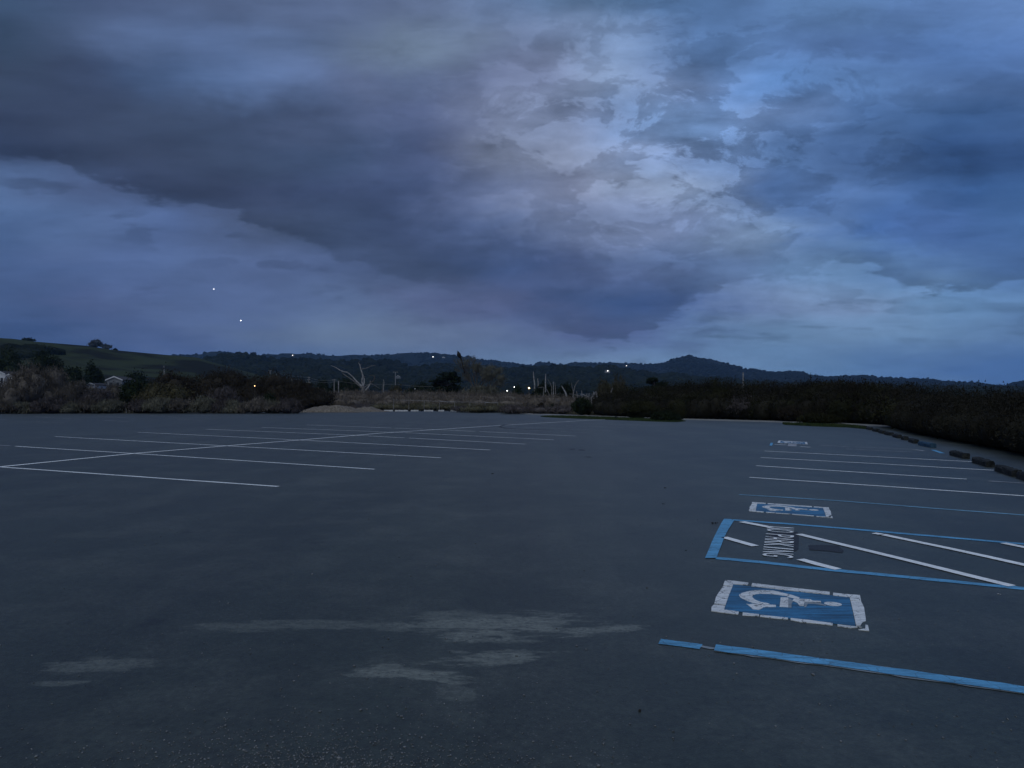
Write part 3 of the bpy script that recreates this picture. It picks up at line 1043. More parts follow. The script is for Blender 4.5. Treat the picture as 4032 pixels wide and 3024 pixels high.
symbol('wheelchair_symbol', 'large cracked blue and white wheelchair symbol, the nearest of the three')
symbol('wheelchair_symbol', 'smaller looking wheelchair symbol beyond the hatched aisle', [G(2961, 1978), G(3263, 1999), G(3279, 2041), G(2950, 2014)])
symbol('wheelchair_symbol', 'furthest wheelchair symbol, a thin pale bar', [G(3066, 1735), G(3177, 1741), G(3181, 1750), G(3062, 1744)])
quad('aisle_end_bar', [(3034, 1744), (3045, 1744.5), (3040, 1755.5), (3030, 1755)], M_blue, 0.008, label='small blue bar by the furthest wheelchair symbol')
quad('lettering_patch', [(3104, 1747.5), (3137, 1749), (3136, 1758), (3101, 1757)], M_faded, 0.004, label='pale lettering too far to read by the furthest symbol')

# tyre mark, oil stains
strip('tyre_mark', [(2005, 1671), (1975, 1676), (1968, 1681), (1990, 1686), (2040, 1690), (2107, 1692), (2180, 1693)], 0.16, M_black, 0.012, label='curved black tyre mark among the left bays')
for pq_ in [[(2276, 1771), (2290, 1770), (2304, 1772), (2302, 1775), (2280, 1774)], [(2300, 1799), (2320, 1798), (2332, 1800), (2318, 1802)], [(2240, 1768), (2262, 1767), (2266, 1770), (2246, 1771)]]:
    quad('oil_stain', pq_, M_black, 0.004)

# ------------------------------------------------------------------ wheel stops
dirB = (G(3010, 1776) - G(2780, 2195))
angB = math.atan2(dirB.y, dirB.x)


def stop_mesh(L, w_, h_, material, seed, name='wheel_stop'):
    random.seed(seed)
    n_ = 9
    sec = [(-w_ / 2, -0.01), (w_ / 2, -0.01), (w_ / 2, h_ * 0.72), (w_ * 0.36, h_), (-w_ * 0.36, h_), (-w_ / 2, h_ * 0.72)]
    vs, fs = [], []
    for i in range(n_ + 1):
        x = -L / 2 + L * i / n_
        for (a, b_) in sec:
            j = 0.014 if b_ > 0 else 0
            vs.append((x + random.uniform(-.012, .012), a + random.uniform(-j, j), b_ + random.uniform(-j, j)))
    m_ = len(sec)
    for i in range(n_):
        for j in range(m_):
            a, b_ = i * m_ + j, i * m_ + (j + 1) % m_
            fs.append((a, a + m_, b_ + m_, b_))
    fs.append(tuple(range(m_)))
    fs.append(tuple(range(n_ * m_ + m_ - 1, n_ * m_ - 1, -1)))
    b = MB()
    b.add(vs, fs)
    return b


GRP = 'dark timber wheel stops along the right edge'
stops = [
    ((4060, 1897), 'dark timber wheel stop cut off by the right edge of the picture'),
    ((3969, 1866), 'nearest dark timber wheel stop seen whole, third before the picture edge gap'),
    ((3871, 1830), 'second nearest whole dark timber wheel stop'),
    ((3778, 1799), 'third nearest dark timber wheel stop, just right of the empty gap'),
    ((3650, 1758), 'blue painted timber wheel stop left of the empty gap in the row'),
    ((3598, 1743), 'dark wheel stop directly beyond the blue painted one'),
    ((3563, 1732), 'short stub of a dark wheel stop between two longer ones'),
    ((3533, 1723), 'dark wheel stop just beyond the short stub'),
    ((3500, 1713), 'second dark wheel stop beyond the short stub'),
    ((3474, 1706), 'third dark wheel stop beyond the short stub'),
    ((3450, 1699), 'third furthest dark wheel stop of the right row'),
    ((3424, 1692), 'second furthest dark wheel stop of the right row'),
    ((3402, 1686), 'furthest dark wheel stop, by the end of the grass strip'),
]
random.seed(3)
for i, (p, lab) in enumerate(stops):
    L = (1.38 if i < 4 else 1.5 if i == 4 else 1.15) if i != 6 else 0.55
    m_ = M_tieb if i == 4 else M_tie
    b = stop_mesh(L, 0.20, 0.15, m_, 20 + i)
    o = b.build('wheel_stop', m_)
    g = G(*p)
    o.location = (g.x, g.y, 0)
    o.rotation_euler = (0, 0, angB + random.uniform(-0.05, 0.05) + (0.0 if i < 4 else 0.06))
    tag(o, lab, 'wheel stop', GRP)
random.seed(5)
# pale rails with dark posts on the far edge
GP = 'low pale rails on the far edge'
for i, (a, b_) in enumerate([(1512, 1548), (1555, 1606), (1618, 1648), (1670, 1706), (1726, 1749), (1775, 1800)]):
    pa, pb = G(a, 1620), G(b_, 1620)
    L = (pb - pa).length
    o = stop_mesh(L, 0.2, 0.22, M_conc, 50 + i).build('wheel_stop', M_conc)
    o.location = ((pa.x + pb.x) / 2, (pa.y + pb.y) / 2, 0.0)
    o.rotation_euler = (0, 0, math.atan2(pb.y - pa.y, pb.x - pa.x))
    tag(o, ['faint leftmost pale concrete wheel stop at the far edge, next to the dirt mound', 'longest pale concrete wheel stop at the far edge', 'third pale concrete wheel stop from the dirt mound at the far edge',
            'fourth pale concrete wheel stop from the dirt mound at the far edge', 'shortest pale concrete wheel stop at the far edge', 'rightmost pale concrete wheel stop at the far edge'][i], 'wheel stop', GP)
for i, a in enumerate([1551, 1612, 1660, 1722, 1770]):
    g = G(a, 1620)
    b = MB()
    b.tube([(0, 0, -0.03), (0, 0, 0.24), (0, 0, 0.30)], [0.13, 0.12, 0.07], 8)
    o = b.build('bollard', M_tie)
    o.location = (g.x, g.y, 0)
    tag(o, ['low dark post left of the longest pale wheel stop', 'low dark post right of the longest pale wheel stop', 'low dark post left of the fourth pale wheel stop', 'low dark post left of the shortest pale wheel stop', 'low dark post left of the rightmost pale wheel stop'][i], 'post', 'low dark posts between the pale wheel stops')

# small posts
def small_post(px, ybot, ytop, rad, material, label, name='marker_post', cat='post'):
    g = G(px, ybot)
    top = P(px, ytop, g.y)
    b = MB()
    b.tube([(0, 0, -0.05), (0, 0, top.z * 0.93), (0, 0, top.z)], [rad, rad, rad * 0.6], 8)
    o = b.build(name, material)
    o.location = (g.x, g.y, 0)
    tag(o, label, cat)


small_post(2425, 1652, 1639, 0.07, M_tie, 'small dark post on the grass island')
small_post(1934, 1622, 1605, 0.10, M_conc, 'small white post in front of the dry brush at the far edge')
small_post(497, 1629, 1612, 0.04, M_deadg, 'thin pale marker by the gap in the left scrub')

# ------------------------------------------------------------------ loose stones
def pebbles(name, n, fn, smin, smax, material, label, z=0.0):
    c = np.array([fn() for _ in range(n)])
    s_ = rng.uniform(smin, smax, n)
    V = ICOV[None] * s_[:, None, None] * rng.uniform(0.5, 1.2, (n, 12, 1)) * rng.uniform(0.6, 1.3, (n, 1, 3))
    V[:, :, 2] *= 0.7
    V[:, :, 0] += c[:, 0, None]; V[:, :, 1] += c[:, 1, None]; V[:, :, 2] += (s_ * 0.25)[:, None] + z
    Fc = (ICOF[None] + (np.arange(n) * 12)[:, None, None]).reshape(-1, 3)
    o = from_arrays(name, V.reshape(-1, 3), Fc, material)
    tag(o, label, 'gravel', kind='stuff')
    return o


def near_gravel():
    while True:
        px = random.gauss(1250, 420)
        py = 3060 - abs(random.gauss(0, 110))
        if random.random() < 0.15:
            px, py = random.uniform(0, 4000), random.uniform(2500, 3060)
        g = G(px, py)
        return (g.x, g.y)


pebbles('gravel', 2600, near_gravel, 0.002, 0.0065, M_pebble, 'loose grit scattered on the asphalt at the bottom of the picture')


def wide_gravel():
    y = 3 + 18 * random.random() ** 1.3
    return (random.uniform(-0.75, 0.75) * y, y)


pebbles('gravel', 500, wide_gravel, 0.004, 0.011, M_pebble, 'scattered small stones across the open asphalt')
for i, (px, py, s_) in enumerate([(2520, 2800, 0.016), (2812, 2062, 0.034), (2618, 1922, 0.024), (2700, 2168, 0.012), (3265, 2602, 0.013), (1940, 1866, 0.028), (2610, 1985, 0.016), (3930, 2340, 0.012), (2035, 2585, 0.008)]):
    g = G(px, py)
    b = MB()
    for j in range(6):
        b.ball((random.gauss(0, s_ * .5), random.gauss(0, s_ * .4), s_ * 0.3), s_ * random.uniform(0.25, 0.5), 6, 4, 0.6)
    o = b.build('debris', M_debris if i != 7 else M_conc)
    o.location = (g.x, g.y, 0)
    tag(o, ['dark leaf clump on the asphalt left of the near blue line', 'dark clump just left of the blue end bar', 'dark speck of debris on the open asphalt up from the far symbol', 'tiny dark clod between the aisle and the open asphalt',
            'black clod at the edge of the near blue line', 'dark clod near the end of the nearest left stall line', 'dark crumb left of the faded blue line', 'small pale stone right of the near wheelchair symbol', 'dark crumb below the sand streaks'][i], 'debris')

# ------------------------------------------------------------------ dirt mound
def mound(name, px0, px1, yb, yt, depth, material, label, seed, skew=0.0):
    rs = np.random.default_rng(seed)
    g0, g1 = G(px0, yb), G(px1, yb)
    D = (g0.y + g1.y) / 2 + depth / 2
    h_ = P((px0 + px1) / 2, yt, D).z
    w_ = (g1 - g0).length
    nx, ny = 44, 20
    ph = rs.random(8) * 6.28
    vs, fs = [], []
    for j in range(ny + 1):
        for i in range(nx + 1):
            u, v = i / nx * 2 - 1, j / ny * 2 - 1
            prof = max(0.0, 1 - abs(u - skew * (1 - u * u)) ** 1.7) * max(0.0, 1 - abs(v) ** 2.2)
            n_ = 0.10 * math.sin(u * 7 + ph[0]) + 0.08 * math.sin(v * 6 + u * 5 + ph[1]) + 0.05 * math.sin(u * 17 + ph[2]) + 0.04 * math.sin(v * 15 + u * 9 + ph[3]) + 0.03 * rs.normal()
            vs.append((u * w_ / 2, v * depth / 2, h_ * prof * (1 + n_) - 0.04))
    for j in range(ny):
        for i in range(nx):
            a = j * (nx + 1) + i
            fs.append((a, a + 1, a + nx + 2, a + nx + 1))
    b = MB()
    b.add(vs, fs)
    o = b.build(name, material, smooth=True)
    o.location = ((g0.x + g1.x) / 2, D, 0)
    tag(o, label, 'mound')
    return o


mound('dirt_mound', 1150, 1440, 1624, 1595, 6.0, M_sand, 'pale pebbly dirt mound at the far edge of the car park', 4, -0.05)
M_soil = mat('dark_soil', (0.020, 0.017, 0.014), (0.045, 0.038, 0.032), 1.2, 0.95, 0.1, bump=0.8, bscale=8)
mound('dirt_mound', 1290, 1430, 1620, 1586, 5.0, M_soil, 'darker soil heap behind the pale dirt mound', 9, 0.1)
mound('dirt_mound', 1370, 1530, 1622, 1600, 5.0, M_sand, 'low sandy tail of the mound beside the pale wheel stops', 12, -0.35)
mg = G(1290, 1624)


def mound_stone():
    a = random.uniform(-4.6, 4.6)
    return (mg.x + a, mg.y - 0.5 + random.uniform(-0.6, 0.2))


pebbles('gravel', 350, mound_stone, 0.03, 0.09, M_sand, 'stones at the foot of the pale dirt mound')

# ------------------------------------------------------------------ hills
def vnoise(seed, n=64):
    r_ = np.random.default_rng(seed)
    tab = r_.random(4096)

    def f(x):
        i = np.floor(x).astype(int)
        t = x - i
        t = t * t * (3 - 2 * t)
        return tab[i % 4096] * (1 - t) + tab[(i + 1) % 4096] * t
    return f


def hill(name, prof, D, r0, r1, material, seed, relief=0.2, az_lim=0.95, nA=420, nR=26, bumps=0.0):
    px = np.array([p[0] for p in prof], float)
    py = np.array([p[1] for p in prof], float)
    A = np.linspace(-az_lim, az_lim, nA)
    u = np.tan(A) * F + 2016
    yy = np.interp(u, px, py)
    tanel = (HOR - yy) / F * np.cos(A)
    f1, f2, f3 = vnoise(seed), vnoise(seed + 1), vnoise(seed + 2)
    T = np.concatenate([np.linspace(0, 1, nR), 1 + np.linspace(0.08, 1, 8)])
    vs = np.zeros((len(T), nA, 3))
    for i, t in enumerate(T):
        if t <= 1:
            r_ = r0 + (D - r0) * t
            sh = t ** 0.85
            nn = 1 - relief * (1 - t) * (0.6 * f1(A * 14 + t * 4 + 50) + 0.4 * f2(A * 45 + t * 9 + 90)) * 1.8
            e = tanel * sh * np.clip(nn, 0.05, 1) * (1 if t < 1 else 1)
            z = e * r_ + H * t
        else:
            q = t - 1
            r_ = D + (r1 - D) * q
            z = (tanel * D + H) * (1 - q) ** 1.2 * 0.98
        z = np.maximum(z, -0.5)
        if t == 0:
            z = z * 0 - 1.0
        vs[i, :, 0] = np.sin(A) * r_
        vs[i, :, 1] = np.cos(A) * r_
        vs[i, :, 2] = z
    n = nA
    ii = (np.arange(len(T) - 1)[:, None] * n + np.arange(n - 1)[None]).ravel()
    Fc = np.stack([ii, ii + 1, ii + n + 1, ii + n], 1)
    o = from_arrays(name, vs.reshape(-1, 3), Fc, material, smooth=True)
    o['kind'] = 'structure'
    return vs, T


far_prof = [(-2500, 1440), (-1200, 1415), (0, 1405), (300, 1402), (650, 1399), (729, 1397), (792, 1395), (827, 1384), (871, 1384), (919, 1389), (1020, 1399), (1055, 1394), (1095, 1396), (1102, 1391), (1147, 1391), (1162, 1394), (1213, 1392), (1238, 1399), (1336, 1401), (1392, 1396), (1455, 1399), (1539, 1396), (1573, 1391), (1607, 1389), (1706, 1391), (1752, 1397), (1774, 1396), (1808, 1404), (1847, 1405), (1876, 1413), (1903, 1417), (1944, 1418), (1962, 1425), (2023, 1430), (2079, 1437), (2095, 1440), (2113, 1429), (2136, 1426), (2179, 1430), (2193, 1435), (2224, 1435), (2245, 1428), (2303, 1426), (2335, 1428), (2346, 1431), (2412, 1427), (2471, 1431), (2502, 1429), (2525, 1435), (2561, 1436), (2591, 1433), (2623, 1425), (2645, 1415), (2683, 1407), (2699, 1401), (2727, 1401), (2746, 1409), (2803, 1415), (2851, 1428), (2898, 1442), (2920, 1446), (2927, 1454), (2946, 1456), (2977, 1454), (3025, 1464), (3088, 1467), (3107, 1461), (3129, 1461), (3167, 1469), (3192, 1478), (3250, 1484), (3313, 1483), (3407, 1478), (3463, 1487), (3576, 1490), (3689, 1494), (3727, 1503), (3821, 1505), (3915, 1517), (3960, 1520), (4009, 1505), (4100, 1503), (4600, 1512), (6500, 1530)]
far_v, far_T = hill('ridge', far_prof, 3800, 1700, 4800, M_ridge, 11, 0.25, nA=900)
mid_prof = [(-2500, 1560), (0, 1470), (700, 1440), (837, 1410), (871, 1402), (944, 1393), (979, 1402), (1014, 1402), (1071, 1416), (1188, 1416), (1267, 1421), (1350, 1425), (1392, 1428), (1415, 1420), (1455, 1415), (1494, 1419), (1550, 1426), (1584, 1434), (1618, 1448), (1650, 1451), (1706, 1434), (1752, 1437), (1808, 1440), (1900, 1446), (1989, 1451), (2080, 1449), (2150, 1446), (2222, 1443), (2315, 1454), (2371, 1446), (2416, 1443), (2428, 1450), (2507, 1463), (2597, 1475), (2677, 1476), (2727, 1489), (2835, 1490), (2930, 1505), (3100, 1512), (3300, 1516), (3600, 1525), (4032, 1532), (6500, 1550)]
mid_v, mid_T = hill('wooded_hill', mid_prof, 1700, 650, 2600, M_woodsh, 21, 0.35, nA=600)
near_prof = [(-2500, 1330), (-800, 1318), (0, 1331), (41, 1333), (136, 1345), (348, 1362), (443, 1378), (649, 1397), (777, 1408), (827, 1424), (900, 1444), (976, 1465), (1100, 1500), (1300, 1550), (1500, 1577), (6500, 1577.5)]
nh_v, nh_T = hill('grassy_hill', near_prof, 800, 300, 1300, M_grassh, 31, 0.30, nA=420)


def forest(name, vs, T, n, smin, smax, material, label, az_rng, tmin=0.25, tmax=1.1, pick=None):
    nT, nA, _ = vs.shape
    it = np.where((T >= tmin) & (T <= tmax))[0]
    pts = []
    r_ = np.random.default_rng(len(label))
    azs = np.arctan2(vs[it[-1], :, 0], vs[it[-1], :, 1])
    ja = np.where((azs > az_rng[0]) & (azs < az_rng[1]))[0]
    while len(pts) < n:
        i = r_.choice(it[:-1]); j = r_.integers(ja[0], ja[-1])
        a, b_ = r_.random(), r_.random()
        p = (vs[i, j] * (1 - a) + vs[i, j + 1] * a) * (1 - b_) + (vs[i + 1, j] * (1 - a) + vs[i + 1, j + 1] * a) * b_
        if pick is None or pick(p, r_):
            pts.append(p)
    c = np.array(pts)
    n = len(c)
    s_ = r_.uniform(smin, smax, n)
    V = ICOV[None] * s_[:, None, None] * r_.uniform(0.75, 1.25, (n, 12, 1)) * np.stack([r_.uniform(0.8, 1.4, n), r_.uniform(0.8, 1.4, n), r_.uniform(0.6, 1.1, n)], 1)[:, None, :]
    V += c[:, None, :]
    V[:, :, 2] += (s_ * 0.1)[:, None]
    Fc = (ICOF[None] + (np.arange(n) * 12)[:, None, None]).reshape(-1, 3)
    o = from_arrays(name, V.reshape(-1, 3), Fc, material)
    tag(o, label, 'woodland', kind='stuff')


M_wtree = mat('woodland_crowns', (0.006, 0.009, 0.006), (0.017, 0.022, 0.013), 0.03, 0.95, 0.05)
M_rtree = mat('ridge_crowns', (0.005, 0.007, 0.006), (0.011, 0.014, 0.010), 0.01, 0.95, 0.05)
clump_f = vnoise(77)


def pick_far(p, r_):
    return clump_f(np.array([p[0] * 0.008 + 500 + p[1] * 0.002]))[0] > r_.random() * 0.75


forest('woodland', far_v, far_T, 12000, 4, 9, M_rtree, 'dark woodland covering the far blue ridge', (-0.7, 0.72), 0.45, pick=pick_far)
forest('woodland', mid_v, mid_T, 12000, 4, 8, M_wtree, 'dense dark woodland on the middle hills', (-0.45, 0.70), 0.25)


def pick_near(p, r_):
    a = clump_f(np.array([p[0] * 0.031 + 900 + p[1] * 0.004]))[0]
    b_ = clump_f(np.array([p[1] * 0.027 + 300 - p[0] * 0.009]))[0]
    return a * b_ > 0.50


forest('hillside_scrub', nh_v, nh_T, 900, 2.5, 5.5, M_wtree, 'dark scrub patches on the grassy left hill', (-0.72, -0.3), 0.3, 0.85, pick=pick_near)

# ------------------------------------------------------------------ skyline trees
def blob_tree(name, label, px0, px1, ytop, ybase, D, kind='green', n=900, cat='tree', flat=False, leaf=None):
    pm = (px0 + px1) / 2
    base, top = P(pm, ybase, D), P(pm, ytop, D)
    w_ = (px1 - px0) / F * D
    h_ = top.z - base.z
    o = empty(name, (base.x, D, base.z), label, cat)
    L = [(l[0], l[1], l[2] + h_ * 0.12, l[3], l[4], l[5]) for l in bush_lumps(w_, w_ * 0.7, h_ * 0.88, 8)]
    V, Fc = leaf_cloud(L, n, leaf or D / 711 * 1.1, 0.1, 0.1, zmin=h_ * 0.08)
    from_arrays('crown', V, Fc, FOL[kind], o)
    b = MB()
    b.tube([(0, 0, -max(0.3, h_ * 0.3)), (0.02 * w_, 0, h_ * 0.35), (0, 0, h_ * 0.7)], [w_ * 0.06, w_ * 0.045, w_ * 0.02], 6)
    b.build('trunk', M_bark, o)
    return o


blob_tree('hilltop_tree', 'large pale blue grey tree alone on the skyline of the left hill', 348, 402, 1337, 1372, 790, 'pale', 1100)
blob_tree('hilltop_tree', 'smaller round tree at the right of the pale skyline tree', 396, 440, 1354, 1380, 790, 'pale', 800)
blob_tree('hilltop_tree', 'flat dark shrub clump on the skyline at far left', 88, 138, 1331, 1348, 790, 'green', 500)
blob_tree('hilltop_tree', 'tiny dark tree right of the pale skyline trees', 446, 462, 1372, 1384, 790, 'green', 200)
blob_tree('hilltop_tree', 'dark round clump where the wooded hill meets the sky, left peak', 925, 965, 1386, 1402, 1690, 'green', 400)
blob_tree('hilltop_tree', 'second dark round clump on the wooded hill skyline', 986, 1010, 1388, 1404, 1690, 'green', 300)
blob_tree('hilltop_tree', 'single dark dot of a tree on the right end of the ridge', 3648, 3658, 1488, 1497, 3780, 'green', 80)
blob_tree('hilltop_tree', 'left of two tiny trees on the ridge above the dead tree', 1250, 1262, 1393, 1402, 3780, 'green', 80)
blob_tree('hilltop_tree', 'right of two tiny trees on the ridge above the dead tree', 1266, 1276, 1396, 1403, 3780, 'green', 80)
blob_tree('hilltop_tree', 'tiny tree on the ridge right of the bare tree top', 1838, 1848, 1400, 1408, 3780, 'green', 80)
blob_tree('hilltop_tree', 'tiny spiky tree on the ridge right of the peak', 3083, 3092, 1463, 1470, 3780, 'green', 80)
blob_tree('hilltop_tree', 'tiny tree low on the ridge right of the pale pole', 3205, 3214, 1476, 1484, 3780, 'green', 80)
blob_tree('hilltop_tree', 'small dark tree at the saddle left of the highest peak', 2517, 2527, 1431, 1438, 3780, 'green', 80)

# ------------------------------------------------------------------ left side: trees behind the brush
blob_tree('evergreen_tree', 'large dark evergreen at the left picture edge behind the tall willow', -80, 120, 1362, 1560, 250, 'green', 4000)
blob_tree('evergreen_tree', 'round dark evergreen behind the tall willow, top against the hill', 105, 270, 1377, 1570, 240, 'green', 4000)
blob_tree('evergreen_tree', 'upright dark evergreen just left of the gabled house', 322, 402, 1427, 1570, 262, 'green', 3000)
blob_tree('evergreen_tree', 'low dark evergreen between the two tallest left evergreens', 230, 345, 1440, 1570, 230, 'green', 2500)
blob_tree('evergreen_tree', 'dark shrubby tree right behind the gabled house', 470, 600, 1462, 1570, 270, 'green', 2500)

# tall willow brush, left
WG = 'tall grey brown willow shrubs at left'
for i, (a, b_, yt, D, lab) in enumerate([
    (-150, 36, 1496, 98, 'tall grey brown willow shrub cut off by the left picture edge'),
    (10, 190, 1428, 97, 'tallest grey brown willow shrub at far left'),
    (120, 300, 1442, 100, 'broad willow shrub right of the tallest left one'),
    (245, 336, 1500, 99, 'shorter willow shrub left of the gabled house'),
]):
    bush('willow_shrub', lab, 'shrub', a, b_, yt, D, 'willow', 6500, 0.75, 0.9, depth=7, group=WG, lumpn=14)
bush('willow_shrub', 'thin grey willow that hides the foot of the gabled house', 'shrub', 392, 486, 1508, 104, 'willow', 3600, 0.8, 0.9, depth=4, lumpn=12)
bush('willow_shrub', 'grey willow in front of the low white house wall', 'shrub', 318, 408, 1521, 103, 'willow', 3200, 0.8, 0.9, depth=4, lumpn=12)
bush('willow_shrub', 'purplish twiggy shrub below the gabled house', 'shrub', 310, 460, 1532, 94, 'purple', 4500, 0.6, 0.8, depth=4, lumpn=10)
bush('green_bush', 'big dark green bush right of the gabled house', 'bush', 462, 612, 1492, 102, 'green', 5500, 0.15, 0.2, depth=6)
bush('green_bush', 'dark olive dome bush right of the big green one', 'bush', 540, 765, 1502, 97, 'olive', 6500, 0.3, 0.4, depth=7, lumpn=12)
# the long brown thicket
TG = 'brown thicket domes left of the dirt mound'
for i, (a, b_, yt, D, lab) in enumerate([
    (570, 830, 1452, 122, 'left dome of the long dark brown thicket'),
    (740, 1020, 1451, 120, 'middle dome of the long dark brown thicket'),
    (930, 1190, 1462, 118, 'right dome of the long dark brown thicket'),
    (1090, 1260, 1490, 116, 'low right shoulder of the long brown thicket'),
    (1170, 1320, 1530, 114, 'last low lump of the brown thicket, by the dirt mound'),
]):
    bush('thicket', lab, 'thicket', a, b_, yt, D, 'brown', 9000, 0.5, 0.7, depth=9, group=TG, lumpn=16)
bush('twiggy_bush', 'purple grey twiggy bush in front of the brown thicket', 'bush', 795, 955, 1521, 97, 'purple', 4500, 0.7, 0.8, depth=4)
bush('green_bush', 'low dark green bush in front of the brown thicket', 'bush', 1015, 1100, 1553, 97, 'green', 2500, 0.2, 0.3, depth=3)

# low scrub row along the left edge, one bush after another
row = [(-160, -20, 1570), (-40, 70, 1575), (50, 150, 1580), (140, 260, 1572), (240, 340, 1582), (320, 420, 1570), (400, 485, 1578),
       (515, 610, 1572), (590, 690, 1566), (670, 770, 1578), (750, 850, 1566), (840, 900, 1584), (885, 985, 1574), (970, 1060, 1569), (1040, 1130, 1577), (1100, 1175, 1574)]
ORD = ['first', 'second', 'third', 'fourth', 'fifth', 'sixth', 'seventh', 'eighth', 'ninth', 'tenth']
for i, (a, b_, yt) in enumerate(row):
    D = G((a + b_) / 2, 1629).y + 2.2
    bush('scrub_bush', (ORD[i] + ' low scrub bush from the left picture edge, left of the gap') if i < 7 else (ORD[i - 7] + ' low scrub bush right of the gap in the left row'), 'bush', a - random.uniform(8, 34), b_ + random.uniform(8, 34), yt + random.uniform(-8, 5), D + random.uniform(-0.5, 1.2), ('scrub', 'willow', 'scrub', 'purple')[i % 4], 3600, 0.75, 1.0, depth=3.6, group='low scrub bushes along the left lot edge', lumpn=13)

edge_strip = [G(px, y) for px, y in [(-300, 1630), (0, 1628.5), (480, 1627), (560, 1627), (700, 1625.5), (1150, 1620.5), (1180, 1617), (700, 1621), (0, 1624), (-300, 1625)]]
blades('grass', edge_strip, 7000, 0.45, 0.05, FOL['scrub'], 'weeds and dry grass at the foot of the left row of scrub', z=0.0)
rim = [G(px, y) for px, y in [(1790, 1616), (2000, 1621), (2300, 1633), (2620, 1644), (3000, 1653.5), (3300, 1662.5), (3300, 1659), (3000, 1650), (2600, 1640), (2000, 1616)]]
blades('grass', rim, 7000, 0.35, 0.045, FOL['straw'], 'dry weeds between the footpath and the brush', z=0.0)

# ------------------------------------------------------------------ middle: open brush field (uncountable)
def brush_field(name, label, spec, kind, n, leaf, twig, up):
    """many low lumps joined into one mass; spec: px range, top row, distance, lumps"""
    L = []
    for (a, b_, y0, y1, D0, D1, cnt, rr) in spec:
        for i in range(cnt):
            t = random.random()
            px = a + (b_ - a) * t
            D = random.uniform(D0, D1)
            yt = y0 + (y1 - y0) * t + random.uniform(-5, 7)
            p = P(px, yt, D)
            h_ = max(0.3, p.z)
            r_ = rr * random.uniform(0.7, 1.4)
            L.append((p.x, p.y, h_ * 0.45, r_, r_, h_ * 0.55))
    V, Fc = leaf_cloud(L, n, leaf, up, twig)
    o = from_arrays(name, V, Fc, FOL[kind])
    tag(o, label, 'brush', kind='stuff')
    return o


brush_field('brush', 'dry grey brown brush filling the field beyond the pale wheel stops', [(1180, 1420, 1540, 1540, 140, 165, 40, 2.6), (1400, 1800, 1541, 1545, 140, 170, 70, 2.6), (1780, 2120, 1546, 1553, 140, 170, 60, 2.6), (2100, 2420, 1556, 1566, 120, 150, 40, 2.2),
            (1230, 1700, 1562, 1566, 124, 140, 60, 2.0), (1700, 2300, 1566, 1572, 122, 140, 70, 2.0)], 'dry', 60000, 0.22, 0.7, 0.9)
brush_field('brush', 'low straw coloured grass and scrub behind the pale wheel stops', [(1480, 2050, 1589, 1592, 117, 123, 60, 1.6), (1850, 2320, 1596, 1604, 96, 112, 40, 1.4)], 'straw', 16000, 0.17, 0.7, 0.9)
brush_field('brush', 'dark low brush along the far edge right of the pale wheel stops', [(1800, 2300, 1598, 1606, 100, 108, 46, 1.1), (1420, 1560, 1590, 1596, 122, 126, 14, 1.4), (2000, 2260, 1596, 1600, 88, 96, 26, 1.0)], 'purple', 14000, 0.15, 0.6, 0.8)
bush('round_bush', 'small dark round bush in the dry brush, left of the near dark bush', 'bush', 2115, 2143, 1585, 93, 'brown', 900, 0.3, 0.3, depth=1.2)
bush('round_bush', 'tiny dark bush right beside the small round one', 'bush', 2165, 2185, 1590, 93, 'green', 500, 0.3, 0.3, depth=1.0)
bush('green_bush', 'near black leafy bush at the left end of the right thicket', 'bush', 2245, 2335, 1562, 82, 'green', 3500, 0.1, 0.1, depth=3)
bush('green_bush', 'dark green bush below the bleached snags', 'bush', 2085, 2200, 1507, 150, 'green', 3500, 0.15, 0.2, depth=6)
bush('green_bush', 'dark bush right of the bleached snags, behind the leaning trunk', 'bush', 2190, 2270, 1512, 160, 'green', 2200, 0.15, 0.2, depth=5)
bush('green_bush', 'grey green bush at the foot of the tall lamp pole', 'bush', 1520, 1600, 1515, 185, 'olive', 1800, 0.2, 0.3, depth=4)
bush('green_bush', 'dark bush behind the utility pole with three arms', 'bush', 1245, 1300, 1490, 230, 'green', 1800, 0.15, 0.2, depth=5)
bush('green_bush', 'long dark hedge behind the dead tree', 'hedge', 1290, 1440, 1492, 235, 'green', 3500, 0.15, 0.2, depth=8)
bush('green_bush', 'dark hedge right of the tall lamp pole', 'hedge', 1590, 1740, 1507, 225, 'green', 3500, 0.15, 0.2, depth=8)
bush('green_bush', 'dark clump between the two white lights', 'bush', 2010, 2065, 1520, 200, 'green', 1600, 0.15, 0.2, depth=5)
bush('green_bush', 'broad dark bush left of the bare tree base', 'bush', 1690, 1830, 1505, 190, 'green', 3000, 0.15, 0.2, depth=8)

